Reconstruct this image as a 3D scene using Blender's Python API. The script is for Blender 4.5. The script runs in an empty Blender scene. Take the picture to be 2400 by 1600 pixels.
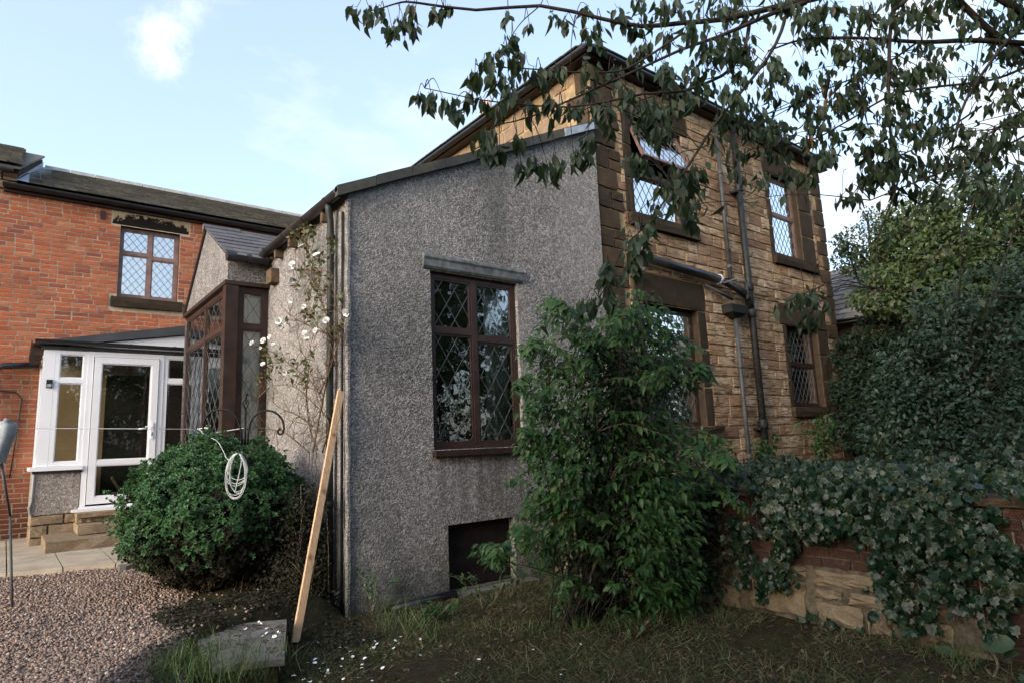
import bpy, math, random
import numpy as np
from mathutils import Matrix, Vector, noise as mnoise

SC = bpy.context.scene
COL = SC.collection
rng = np.random.default_rng(7)
random.seed(7)
rad = math.radians

# ------------------------------------------------------------------ camera, sky, sun, exposure
FPX = 1482.8                      # focal length in photograph pixels (2400 wide)
YAW, PITCH, ROLL = 0.674077, 0.159848, -0.041623
CAMZ = 1.5
_cy, _sy, _cp, _sp = math.cos(YAW), math.sin(YAW), math.cos(PITCH), math.sin(PITCH)
_f = np.array([_sy * _cp, _cy * _cp, _sp]); _r = np.array([_cy, -_sy, 0.0]); _u = np.cross(_r, _f)
RGT = _r * math.cos(ROLL) + _u * math.sin(ROLL); UPV = _u * math.cos(ROLL) - _r * math.sin(ROLL); FWD = _f
CAM = np.array([0, 0, CAMZ])
cd = bpy.data.cameras.new('camera'); cam = bpy.data.objects.new('camera', cd); COL.objects.link(cam)
cam.matrix_world = Matrix(((RGT[0], UPV[0], -FWD[0], 0), (RGT[1], UPV[1], -FWD[1], 0), (RGT[2], UPV[2], -FWD[2], CAMZ), (0, 0, 0, 1)))
cd.sensor_width = 36; cd.lens = FPX / 2400 * 36; cd.clip_start = 0.05; cd.clip_end = 2000
SC.camera = cam

def ray(x, y): return RGT * ((x - 1200) / FPX) + UPV * (-(y - 800) / FPX) + FWD
def at(x, y, depth): return CAM + ray(x, y) * depth            # pixel of the photograph -> point at a depth
def onx(x, y, X): d = ray(x, y); return CAM + d * (X / d[0])
def ony(x, y, Y): d = ray(x, y); return CAM + d * (Y / d[1])
def onz(x, y, Z): d = ray(x, y); return CAM + d * ((Z - CAMZ) / d[2])

VEIL = 0.30
SUN_EL, SUN_AZ = 20.0, 258.0      # low soft evening light from behind and left of the camera (azimuth clockwise from +Y)
w = bpy.data.worlds.new('World'); SC.world = w; w.use_nodes = True
nt = w.node_tree; nt.nodes.clear()
def wn(t, **k):
    n = nt.nodes.new(t)
    for a, b in k.items(): setattr(n, a, b)
    return n
wo = wn('ShaderNodeOutputWorld'); bg = wn('ShaderNodeBackground'); sky = wn('ShaderNodeTexSky', sky_type='NISHITA', sun_disc=False)
sky.sun_elevation = rad(SUN_EL); sky.sun_rotation = rad(SUN_AZ); sky.air_density = 1.0; sky.dust_density = 3.5; sky.ozone_density = 2.0
tc = wn('ShaderNodeTexCoord'); mp = wn('ShaderNodeMapping'); mp.inputs['Scale'].default_value = (1, 1, 2.2)
nz = wn('ShaderNodeTexNoise'); nz.inputs['Scale'].default_value = 3.1; nz.inputs['Detail'].default_value = 9; nz.inputs['Roughness'].default_value = .62
cr = wn('ShaderNodeValToRGB'); cr.color_ramp.elements[0].position = .52; cr.color_ramp.elements[1].position = .85
mx = wn('ShaderNodeMixRGB'); mx.inputs[2].default_value = (2.15, 2.35, 2.5, 1)
L = nt.links.new
L(tc.outputs['Generated'], mp.inputs[0]); L(mp.outputs[0], nz.inputs['Vector']); L(nz.outputs['Fac'], cr.inputs[0])
# a few puffs of cloud at chosen places in the sky, broken up by noise
nz2 = wn('ShaderNodeTexNoise'); nz2.inputs['Scale'].default_value = 17; nz2.inputs['Detail'].default_value = 12; nz2.inputs['Roughness'].default_value = .68
L(tc.outputs['Generated'], nz2.inputs['Vector'])
acc = cr.outputs['Color']
def puff(px, py, size, amt):
    global acc
    d = ray(px, py); d = d / np.linalg.norm(d)
    s = wn('ShaderNodeVectorMath', operation='DISTANCE'); s.inputs[1].default_value = tuple(d); L(tc.outputs['Generated'], s.inputs[0])
    m = wn('ShaderNodeMapRange'); m.inputs[1].default_value = size; m.inputs[2].default_value = 0; m.inputs[3].default_value = 0; m.inputs[4].default_value = 1
    L(s.outputs['Value'], m.inputs[0])
    a = wn('ShaderNodeMath', operation='MULTIPLY_ADD'); L(nz2.outputs['Fac'], a.inputs[0]); a.inputs[1].default_value = 4.2; a.inputs[2].default_value = -2.35
    b = wn('ShaderNodeMath', operation='ADD'); L(m.outputs[0], b.inputs[0]); L(a.outputs[0], b.inputs[1])
    c = wn('ShaderNodeMath', operation='MULTIPLY', use_clamp=True); L(b.outputs[0], c.inputs[0]); L(m.outputs[0], c.inputs[1])
    e = wn('ShaderNodeMath', operation='MULTIPLY', use_clamp=True); L(c.outputs[0], e.inputs[0]); e.inputs[1].default_value = amt
    g = wn('ShaderNodeMath', operation='ADD', use_clamp=True); L(acc, g.inputs[0]); L(e.outputs[0], g.inputs[1]); acc = g.outputs[0]
puff(372, 90, .052, 1.35); puff(392, 150, .044, 1.25); puff(440, 15, .045, .8); puff(2140, 60, .14, 2.2); puff(2330, 330, .3, 1.2); puff(1980, 520, .2, 1.2)
fm = wn('ShaderNodeMath', operation='MULTIPLY', use_clamp=True); L(acc, fm.inputs[0]); fm.inputs[1].default_value = 1.0
ve = wn('ShaderNodeMath', operation='MULTIPLY_ADD', use_clamp=True); L(fm.outputs[0], ve.inputs[0]); ve.inputs[1].default_value = 1 - VEIL; ve.inputs[2].default_value = VEIL
L(sky.outputs[0], mx.inputs[1]); L(ve.outputs[0], mx.inputs[0]); L(mx.outputs[0], bg.inputs['Color']); bg.inputs['Strength'].default_value = 0.15
L(bg.outputs[0], wo.inputs['Surface'])

sl = bpy.data.lights.new('sun', 'SUN'); sun = bpy.data.objects.new('sun', sl); COL.objects.link(sun)
sl.energy = 0.5; sl.angle = rad(22); sl.color = (1.0, .975, .95)
_sd = Vector((math.sin(rad(SUN_AZ)) * math.cos(rad(SUN_EL)), math.cos(rad(SUN_AZ)) * math.cos(rad(SUN_EL)), math.sin(rad(SUN_EL))))
sun.rotation_euler = _sd.to_track_quat('Z', 'Y').to_euler()
SC.view_settings.view_transform = 'Standard'; SC.view_settings.look = 'None'; SC.view_settings.gamma = 1
SC.view_settings.exposure = 1.8; SC.view_settings.use_curve_mapping = False
SC.render.engine = 'CYCLES'; SC.cycles.max_bounces = 8; SC.cycles.transparent_max_bounces = 12; SC.cycles.caustics_reflective = False; SC.cycles.caustics_refractive = False

# ------------------------------------------------------------------ material helpers
class M:
    def __init__(s, name, rough=.8, spec=.3):
        s.m = bpy.data.materials.new(name); s.m.use_nodes = True; s.t = s.m.node_tree; s.p = s.t.nodes['Principled BSDF']
        s.p.inputs['Roughness'].default_value = rough; s.p.inputs['Specular IOR Level'].default_value = spec
        s._pos = None
    def n(s, t, **k):
        x = s.t.nodes.new(t)
        for a, b in k.items(): setattr(x, a, b)
        return x
    def l(s, a, b): s.t.links.new(a, b)
    def pos(s, sx=1, sy=1, sz=1):
        if s._pos is None: s._pos = s.n('ShaderNodeNewGeometry')
        if (sx, sy, sz) == (1, 1, 1): return s._pos.outputs['Position']
        v = s.n('ShaderNodeVectorMath', operation='MULTIPLY'); s.l(s._pos.outputs['Position'], v.inputs[0]); v.inputs[1].default_value = (sx, sy, sz); return v.outputs[0]
    def noise(s, scale, detail=4, rough=.55, v=None, out='Fac'):
        x = s.n('ShaderNodeTexNoise'); x.inputs['Scale'].default_value = scale; x.inputs['Detail'].default_value = detail; x.inputs['Roughness'].default_value = rough
        s.l(v or s.pos(), x.inputs['Vector']); return x.outputs[out]
    def vor(s, scale, v=None, feature='F1', out='Color'):
        x = s.n('ShaderNodeTexVoronoi', feature=feature); x.inputs['Scale'].default_value = scale; s.l(v or s.pos(), x.inputs['Vector']); return x.outputs[out]
    def rnd(s):
        o = s.n('ShaderNodeObjectInfo'); g = s.n('ShaderNodeNewGeometry'); a = s.n('ShaderNodeMath', operation='ADD')
        s.l(o.outputs['Random'], a.inputs[0]); s.l(g.outputs['Random Per Island'], a.inputs[1])
        f = s.n('ShaderNodeMath', operation='FRACT'); s.l(a.outputs[0], f.inputs[0]); return f.outputs[0]
    def ramp(s, fac, stops, interp='LINEAR'):
        x = s.n('ShaderNodeValToRGB'); e = x.color_ramp.elements; x.color_ramp.interpolation = interp
        for i, (p, c) in enumerate(stops):
            el = e[i] if i < 2 else e.new(p)
            el.position = p; el.color = (c, c, c, 1) if isinstance(c, (int, float)) else (*c, 1)
        s.l(fac, x.inputs[0]); return x.outputs[0]
    def mix(s, fac, a, b, mode='MIX'):
        x = s.n('ShaderNodeMixRGB', blend_type=mode)
        for i, q in ((0, fac), (1, a), (2, b)):
            if isinstance(q, (int, float)): x.inputs[i].default_value = q if i == 0 else (q, q, q, 1)
            elif isinstance(q, tuple): x.inputs[i].default_value = (*q, 1)
            else: s.l(q, x.inputs[i])
        return x.outputs[0]
    def math(s, op, a, b=0, c=0, clamp=False):
        x = s.n('ShaderNodeMath', operation=op, use_clamp=clamp)
        for i, q in enumerate((a, b, c)):
            if isinstance(q, (int, float)): x.inputs[i].default_value = q
            else: s.l(q, x.inputs[i])
        return x.outputs[0]
    def color(s, c):
        if isinstance(c, tuple): s.p.inputs['Base Color'].default_value = (*c, 1)
        else: s.l(c, s.p.inputs['Base Color'])
        return s
    def bump(s, h, strength=.5, dist=.01):
        b = s.n('ShaderNodeBump'); b.inputs['Strength'].default_value = strength; b.inputs['Distance'].default_value = dist
        s.l(h, b.inputs['Height']); s.l(b.outputs[0], s.p.inputs['Normal']); return s
    def z(s):
        x = s.n('ShaderNodeSeparateXYZ'); s.l(s.pos(), x.inputs[0]); return x.outputs

def simple(name, c, rough=.7, spec=.3, var=.25, scale=9, bump=0, bscale=60, metal=0):
    m = M(name, rough, spec); n = m.noise(scale, 5)
    d = tuple(v * (1 - var) for v in c); e = tuple(min(1, v * (1 + var)) for v in c)
    m.color(m.ramp(n, [(.3, d), (.7, e)]))
    if bump: m.bump(m.noise(bscale, 6, .6), bump, .01)
    m.p.inputs['Metallic'].default_value = metal
    return m.m

def brick_mat(name, cols, soot=.0):
    m = M(name, .9, .15); r = m.rnd(); st = [(i / (len(cols) - 1), c) for i, c in enumerate(cols)]
    c = m.ramp(r, st)
    c = m.mix(m.ramp(m.noise(38, 6, .65), [(.40, .0), (.75, .6)]), c, (.22, .09, .055))
    c = m.mix(m.ramp(m.noise(1.3, 5), [(.54, 0), (.80, .4)]), c, (.075, .05, .04))
    c = m.mix(m.ramp(m.noise(11, 4, .6), [(.60, 0), (.74, .45)]), c, (.42, .32, .25))
    ft = m.math('ADD', m.math('MULTIPLY', m.z()[2], .5), m.math('MULTIPLY', m.noise(2.2, 5), .35)); c = m.mix(m.ramp(ft, [(.40, .72), (.95, 0)]), c, (.045, .028, .024))      # darker towards the foot of the wall, edge broken by noise
    m.color(c).bump(m.noise(120, 5, .7), .8, .012); return m.m

def stone_mat(name, cols, dark=.3, lo=.52, warm=.7, tool=1.0):
    """coursed gritstone: horizontal eroded tooling, soot in patches"""
    m = M(name, .95, .1); r = m.rnd(); st = [(i / (len(cols) - 1), c) for i, c in enumerate(cols)]
    c = m.ramp(r, st)
    off = m.n('ShaderNodeCombineXYZ'); m.l(m.math('MULTIPLY', r, 7), off.inputs[2])
    v = m.n('ShaderNodeVectorMath', operation='ADD'); m.l(m.pos(3.2, 3.2, 34), v.inputs[0]); m.l(off.outputs[0], v.inputs[1])
    g = m.noise(1.3, 6, .6, v.outputs[0])
    c = m.mix(m.ramp(g, [(.38, .9 * tool), (.51, 0)]), c, (.075, .045, .025))
    if tool < .5: g = m.noise(9, 7, .62); c = m.mix(m.ramp(g, [(.35, .5), (.6, 0)]), c, tuple(.45 * q for q in cols[0]))
    c = m.mix(m.ramp(m.noise(7, 5, .6), [(.42, 0), (.72, warm)]), c, (.19, .115, .06))
    c = m.mix(m.ramp(m.noise(1.1, 6, .62), [(lo, 0), (lo + .22, dark)]), c, (.03, .025, .02))
    c = m.mix(m.ramp(m.noise(55, 4, .7), [(.3, .45), (.6, 0)]), c, (.07, .05, .03))
    m.color(c)
    h = m.mix(.35, g, m.noise(70, 5, .65)); m.bump(h, .8, .022); return m.m

def pebble_mat(name, dark=(.185, .172, .163), mid=(.375, .35, .33), light=(.70, .66, .63), dirt=1.0):
    m = M(name, .95, .12)
    v1 = m.vor(62); s = m.n('ShaderNodeSeparateColor'); m.l(v1, s.inputs[0])
    c = m.ramp(s.outputs[0], [(0, (.05, .045, .045)), (.22, dark), (.42, mid), (.62, (.34, .26, .245)), (.78, (.25, .28, .29)), (1, light)], 'CONSTANT')
    v2 = m.vor(27); s2 = m.n('ShaderNodeSeparateColor'); m.l(v2, s2.inputs[0])
    c = m.mix(.42, c, m.ramp(s2.outputs[1], [(0, dark), (.5, mid), (1, light)]))
    c = m.mix(m.ramp(m.vor(62, out='Distance'), [(.35, 0), (.72, .75)]), c, (.075, .072, .07) if dirt else (.20, .17, .15))
    # damp streaks running down from the top edge and darkening towards the foot
    zz = m.z(); st = m.noise(1.0, 5, .6, m.pos(1.9, 1.9, .3))
    top = m.math('MULTIPLY', m.ramp(st, [(.47, 0), (.66, dirt)]), m.ramp(m.math('MULTIPLY', zz[2], .18), [(.42, .25), (.85, 1)]))
    c = m.mix(m.math('MULTIPLY', top, .5), c, (.065, .066, .062))
    c = m.mix(m.ramp(m.noise(1.1, 4), [(.45, 0), (.75, .32)]), c, (.08, .082, .075))
    if dirt:
        c = m.mix(m.ramp(m.noise(.55, 3, .4, m.pos(1, 1, .8)), [(.46, 0), (.60, .13)]), c, (.46, .43, .40))                # paler repaired areas
        dr = m.noise(1.0, 4, .6, m.pos(9, 9, .35)); inx = m.math('MULTIPLY', m.ramp(m.math('SUBTRACT', zz[0], 3.3), [(.12, 0), (.2, 1)]), m.ramp(m.math('SUBTRACT', zz[0], 4.0), [(.7, 1), (.9, 0)]))
        below = m.math('MULTIPLY', m.ramp(zz[2], [(.55, 0), (1.0, 1)]), m.ramp(m.math('SUBTRACT', zz[2], 1.0), [(.40, 1), (.43, 0)]))
        c = m.mix(m.math('MULTIPLY', m.math('MULTIPLY', inx, below), m.ramp(dr, [(.42, 0), (.62, .5)])), c, (.05, .052, .048))
        alg = m.math('MULTIPLY', m.ramp(m.noise(2.6, 6, .65), [(.40, 0), (.62, 1)]), m.ramp(m.math('MULTIPLY', zz[2], .6), [(.0, .75), (.72, 0)])); c = m.mix(alg, c, (.05, .062, .038))
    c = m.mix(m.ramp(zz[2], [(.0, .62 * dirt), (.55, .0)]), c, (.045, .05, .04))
    m.color(c)
    h = m.mix(.5, m.vor(62, out='Distance'), m.noise(45, 3, .6)); m.bump(h, .8, .022); return m.m

def leaf_mat(name, cols, rough=.45, spec=.4, trans=.28, edge=None):
    m = M(name, rough, spec); r = m.rnd(); st = [(i / (len(cols) - 1), c) for i, c in enumerate(cols)]
    c = m.ramp(r, st)
    c = m.mix(.35, c, m.mix(1.0, c, m.ramp(m.noise(30, 3), [(.3, .35), (.7, 1.2)]), 'MULTIPLY'))
    if edge:
        a = m.n('ShaderNodeAttribute', attribute_name='rim')
        k = m.math('MULTIPLY', a.outputs['Fac'], m.ramp(r, [(.35, .1), (.8, 1)]))
        c = m.mix(m.ramp(k, [(.5, 0), (.78, 1)]), c, edge)
    m.color(c)
    t = m.n('ShaderNodeBsdfTranslucent'); m.l(m.mix(.5, c, (.10, .16, .02)), t.inputs[0])
    x = m.n('ShaderNodeMixShader'); x.inputs[0].default_value = trans
    out = m.t.nodes['Material Output']; m.l(m.p.outputs[0], x.inputs[1]); m.l(t.outputs[0], x.inputs[2]); m.l(x.outputs[0], out.inputs[0])
    return m.m

def glass_mat(name, refl=.12, tint=(.9, .93, .92), wob=.15):
    m = M(name); t = m.t
    tr = m.n('ShaderNodeBsdfTransparent'); tr.inputs[0].default_value = (*tint, 1)
    gl = m.n('ShaderNodeBsdfGlossy'); gl.inputs['Roughness'].default_value = .02
    lw = m.n('ShaderNodeFresnel'); lw.inputs[0].default_value = 1.5
    f = m.math('ADD', m.math('MULTIPLY', lw.outputs[0], 1.5), refl, clamp=True)
    b = m.n('ShaderNodeBump'); b.inputs['Strength'].default_value = wob; b.inputs['Distance'].default_value = .01
    m.l(m.noise(5, 2), b.inputs['Height']); m.l(b.outputs[0], gl.inputs['Normal'])
    x = m.n('ShaderNodeMixShader'); m.l(f, x.inputs[0]); m.l(tr.outputs[0], x.inputs[1]); m.l(gl.outputs[0], x.inputs[2])
    m.l(x.outputs[0], t.nodes['Material Output'].inputs[0]); t.nodes.remove(m.p); return m.m

def slate_mat(name, a, b, moss=0.0):
    m = M(name, .75, .3); c = m.ramp(m.rnd(), [(0, a), (1, b)])
    c = m.mix(m.ramp(m.noise(14, 6, .65), [(.4, 0), (.75, .6)]), c, tuple(v * .4 for v in a))
    if moss: c = m.mix(m.ramp(m.noise(2.1, 6, .62), [(.45, 0), (.72, moss)]), c, (.10, .095, .05))
    c = m.mix(m.ramp(m.noise(23, 4, .7), [(.68, 0), (.76, .5)]), c, (.25, .24, .2))
    m.color(c).bump(m.noise(50, 5, .65), .5, .01); return m.m

MAT = dict(
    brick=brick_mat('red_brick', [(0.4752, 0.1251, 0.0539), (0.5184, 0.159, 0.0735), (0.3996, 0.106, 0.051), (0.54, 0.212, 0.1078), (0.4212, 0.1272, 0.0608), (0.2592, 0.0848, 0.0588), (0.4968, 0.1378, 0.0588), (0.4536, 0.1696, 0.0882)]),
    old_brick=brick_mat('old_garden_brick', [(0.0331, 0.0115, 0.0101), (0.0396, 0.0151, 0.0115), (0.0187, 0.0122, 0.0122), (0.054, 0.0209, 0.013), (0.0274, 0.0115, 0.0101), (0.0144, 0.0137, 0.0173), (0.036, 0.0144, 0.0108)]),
    mortar=simple('lime_mortar', (.47, .38, .28), .95, .1, .25, 20, .5, 150),
    dark_mortar=simple('dirty_mortar', (.085, .072, .053), .95, .1, .6, 14, .6, 120),
    stone=stone_mat('tan_gritstone', [(0.54, 0.4004, 0.2652), (0.432, 0.3003, 0.1836), (0.594, 0.4641, 0.3366), (0.324, 0.2002, 0.1275), (0.513, 0.3731, 0.2397), (0.378, 0.2457, 0.153), (0.234, 0.1365, 0.0918), (0.576, 0.4459, 0.3162)], .8, .52),
    ashlar=stone_mat('yellow_ashlar', [(0.306, 0.2306, 0.155), (0.272, 0.187, 0.12), (0.34, 0.2741, 0.205), (0.2295, 0.1479, 0.1), (0.289, 0.2088, 0.14)], .15, .66, .4, .2),
    soot_stone=stone_mat('soot_blackened_stone', [(.036, .03, .024), (.06, .045, .032), (.03, .026, .023), (.10, .068, .042), (.042, .034, .027)], .8, .46, .25, .6),
    jamb=stone_mat('stained_jamb_stone', [(.026, .022, .018), (.045, .035, .026), (.021, .018, .016)], .8, .45, .2, .3),
    rubble=stone_mat('pale_rubble_stone', [(0.22, 0.1848, 0.1276), (0.1672, 0.1364, 0.0924), (0.2552, 0.22, 0.1628), (0.176, 0.1232, 0.0748), (0.1496, 0.132, 0.1056)], .8, .50, .5, .0),
    pebble=pebble_mat('grey_pebbledash'),
    pebble_side=pebble_mat('grey_pebbledash_clean', (.165, .158, .158), (.325, .308, .303), (.60, .565, .555)),
    pebble_base=pebble_mat('warm_pebbledash', (.26, .22, .19), (.46, .40, .36), (.72, .66, .60), .0),
    render=simple('old_cement_render', (.30, .29, .27), .9, .15, .3, 6, .5, 80),
    lead=simple('grey_lead', (.30, .34, .40), .55, .4, .25, 12, .2, 30),
    weathered=simple('weathered_painted_wood', (.12, .13, .132), .8, .2, .5, 14, .5, 60),
    brown=simple('brown_window_paint', (.036, .019, .015), .45, .4, .3, 10, .1, 60),
    dark_brown=simple('dark_brown_timber', (.030, .016, .012), .5, .35, .4, 8, .1, 60),
    faded=simple('faded_brown_frame', (.13, .082, .068), .6, .3, .3, 9, .1, 60),
    pinkbrown=simple('pinkish_brown_frame', (.23, .145, .125), .6, .3, .3, 9, .1, 60),
    upvc=simple('white_upvc', (.80, .80, .84), .28, .5, .03, 3),
    gutter=simple('black_plastic_gutter', (.014, .014, .016), .35, .5, .5, 8, .1, 30),
    stand=simple('matt_black_iron', (.010, .010, .011), .6, .2, .4, 20),
    iron=simple('old_black_iron', (.014, .015, .016), .55, .25, .6, 16, .3, 40),
    waste=simple('grey_plastic_pipe', (.05, .052, .055), .5, .3, .35, 7),
    greenpipe=simple('dark_green_grey_pipe', (.022, .028, .027), .5, .3, .4, 6, .1, 30),
    cable=simple('white_plastic_line', (.46, .48, .50), .5, .4, .08, 6),
    came=simple('lead_strip', (.085, .09, .095), .45, .6, .3, 30),
    darkcame=simple('dark_lead_strip', (.07, .075, .08), .45, .6, .3, 30),
    room=simple('dark_room', (.035, .03, .027), .9, .1, .3, 2),
    net=simple('net_curtain_cloth', (.78, .79, .78), .95, .05, .12, 30),
    greycurtain=simple('grey_green_curtain_cloth', (.30, .34, .33), .95, .05, .2, 12),
    panel=simple('brown_board', (.50, .33, .18), .7, .25, .2, 2),
    wood=None, slab=simple('grey_stone_slab', (.125, .12, .112), .9, .15, .35, 5, .6, 60),
    step=stone_mat('worn_step_stone', [(.36, .28, .19), (.30, .22, .14), (.26, .2, .14), (.40, .32, .22)], .35, .55, .5, .15),
    flag=simple('sandy_paving_flag', (.36, .31, .24), .9, .15, .2, 4, .5, 70),
    slate=slate_mat('purple_grey_slate', (.085, .08, .09), (.14, .13, .14), .25),
    oldslate=slate_mat('brown_stone_slate', (.105, .095, .078), (.17, .155, .13), .3),
    greyslate=slate_mat('grey_stone_slate', (.13, .125, .12), (.24, .23, .22), .5),
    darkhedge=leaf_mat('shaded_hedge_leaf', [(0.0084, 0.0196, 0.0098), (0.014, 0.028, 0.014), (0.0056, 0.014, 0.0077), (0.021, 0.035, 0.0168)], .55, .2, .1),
    edge=slate_mat('mossy_slate_edge', (.035, .036, .035), (.055, .056, .05), .5),
    bark=simple('dark_bark', (.026, .021, .018), .9, .15, .5, 14, .7, 60),
    twig=simple('brown_twig', (.10, .068, .045), .85, .2, .4, 20, .3, 80),
    vine=simple('grey_vine_stem', (.16, .125, .085), .85, .2, .4, 20, .4, 60),
    cloth=simple('grey_cloth', (.32, .36, .40), .9, .1, .2, 20, .3, 120),
    terra=simple('pale_clay_pot', (.52, .40, .37), .8, .2, .2, 6),
    petal=simple('white_petal', (.80, .80, .78), .6, .3, .06, 40),
    glass_white=glass_mat('bright_reflecting_glass', .62, (.85, .87, .88)), glass_clear=glass_mat('window_glass', .03), glass_sky=glass_mat('reflecting_glass', .42, (.8, .84, .86)), glass_bay=glass_mat('bay_glass', .05),
    cherry=leaf_mat('cherry_leaf', [(.016, .034, .016), (.023, .042, .02), (.03, .044, .024), (.018, .036, .02), (.034, .044, .026), (.022, .04, .025), (.05, .047, .031)], .5, .25, .26),
    orange=leaf_mat('autumn_leaf', [(.24, .10, .025), (.22, .13, .035), (.26, .08, .03)], .5, .3, .35),
    shrub=leaf_mat('shrub_leaf', [(0.0147, 0.0515, 0.014), (0.022, 0.0687, 0.0154), (0.0117, 0.0412, 0.014), (0.0308, 0.0859, 0.0182), (0.0147, 0.0472, 0.0168), (0.0257, 0.0601, 0.0168), (0.0439, 0.1031, 0.021), (0.019, 0.0515, 0.014), (0.0513, 0.0859, 0.0195)], .5, .3, .25),
    hebe=leaf_mat('hebe_leaf', [(0.0414, 0.126, 0.0432), (0.0621, 0.1701, 0.054), (0.0331, 0.1008, 0.041), (0.0776, 0.1323, 0.054), (0.0466, 0.1386, 0.0454)], .5, .35, .15),
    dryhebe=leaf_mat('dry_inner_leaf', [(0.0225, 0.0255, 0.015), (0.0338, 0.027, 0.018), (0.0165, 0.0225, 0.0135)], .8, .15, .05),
    ivy=leaf_mat('ivy_leaf', [(0.0058, 0.0211, 0.0094), (0.0084, 0.0279, 0.0112), (0.0043, 0.0161, 0.0083), (0.0127, 0.031, 0.0129), (0.0263, 0.0341, 0.0129)], .36, .3, .10, (.085, .105, .07)),
    elder=leaf_mat('sunlit_tree_leaf', [(0.036, 0.0697, 0.0285), (0.0576, 0.0943, 0.0323), (0.0828, 0.1107, 0.038), (0.0432, 0.0738, 0.0323), (0.1152, 0.1148, 0.0475)], .5, .25, .3),  # yellow sunlight on the upper tree is put into this leaf colour
    ivy2=leaf_mat('broad_weed_leaf', [(.020, .045, .022), (.03, .06, .028)], .5, .3, .1),
    tree=leaf_mat('tree_leaf', [(.026, .052, .024), (.038, .068, .028), (.058, .082, .03), (.03, .05, .026), (.09, .085, .035)], .5, .25, .22),
    privet=leaf_mat('hedge_leaf', [(0.016, 0.0368, 0.0208), (0.0288, 0.056, 0.032), (0.0128, 0.0304, 0.0184), (0.048, 0.08, 0.0496)], .45, .3, .15),
    rose=leaf_mat('rose_leaf', [(.045, .08, .028), (.07, .10, .035), (.09, .08, .03), (.14, .07, .03)], .5, .35, .25),
    grass=leaf_mat('lawn_grass', [(.040, .070, .026), (.03, .062, .022), (.15, .125, .075), (.045, .078, .028), (.20, .165, .105), (.04, .06, .028), (.09, .055, .036), (.05, .08, .03)], .7, .2, .2),
    tuft=leaf_mat('long_grass', [(.045, .085, .03), (.065, .11, .04), (.12, .14, .06)], .6, .25, .25),
)
m = M('sawn_pine', .7, .25)
g = m.noise(1.0, 5, .6, m.pos(60, 60, 2.2)); c = m.ramp(g, [(.3, (.42, .26, .14)), (.7, (.60, .42, .26))])
kn = m.vor(2.6, m.pos(9, 9, 1.6), out='Distance'); c = m.mix(m.ramp(kn, [(.06, .8), (.16, 0)]), c, (.20, .09, .04)); m.color(c); MAT['wood'] = m.m
m = M('gravel_stone', .85, .2); c = m.ramp(m.rnd(), [(0, (.27, .17, .125)), (.2, (.18, .135, .11)), (.4, (.35, .25, .19)), (.6, (.14, .112, .10)), (.8, (.29, .185, .13)), (.93, (.23, .20, .185)), (1, (.55, .49, .43))])
c = m.mix(m.ramp(m.noise(90, 4), [(.35, 0), (.7, .5)]), c, (.16, .12, .10)); m.color(c).bump(m.noise(200, 3), .4, .005); MAT['gravel'] = m.m
m = M('soil', .98, .05); c = m.ramp(m.noise(9, 8, .7), [(.3, (.022, .018, .013)), (.5, (.040, .034, .022)), (.72, (.066, .058, .034))])
c = m.mix(m.ramp(m.noise(1.6, 5), [(.4, 0), (.65, .55)]), c, (.050, .058, .02)); m.color(c).bump(m.noise(45, 8, .7), 1, .03); MAT['soil'] = m.m

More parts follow.
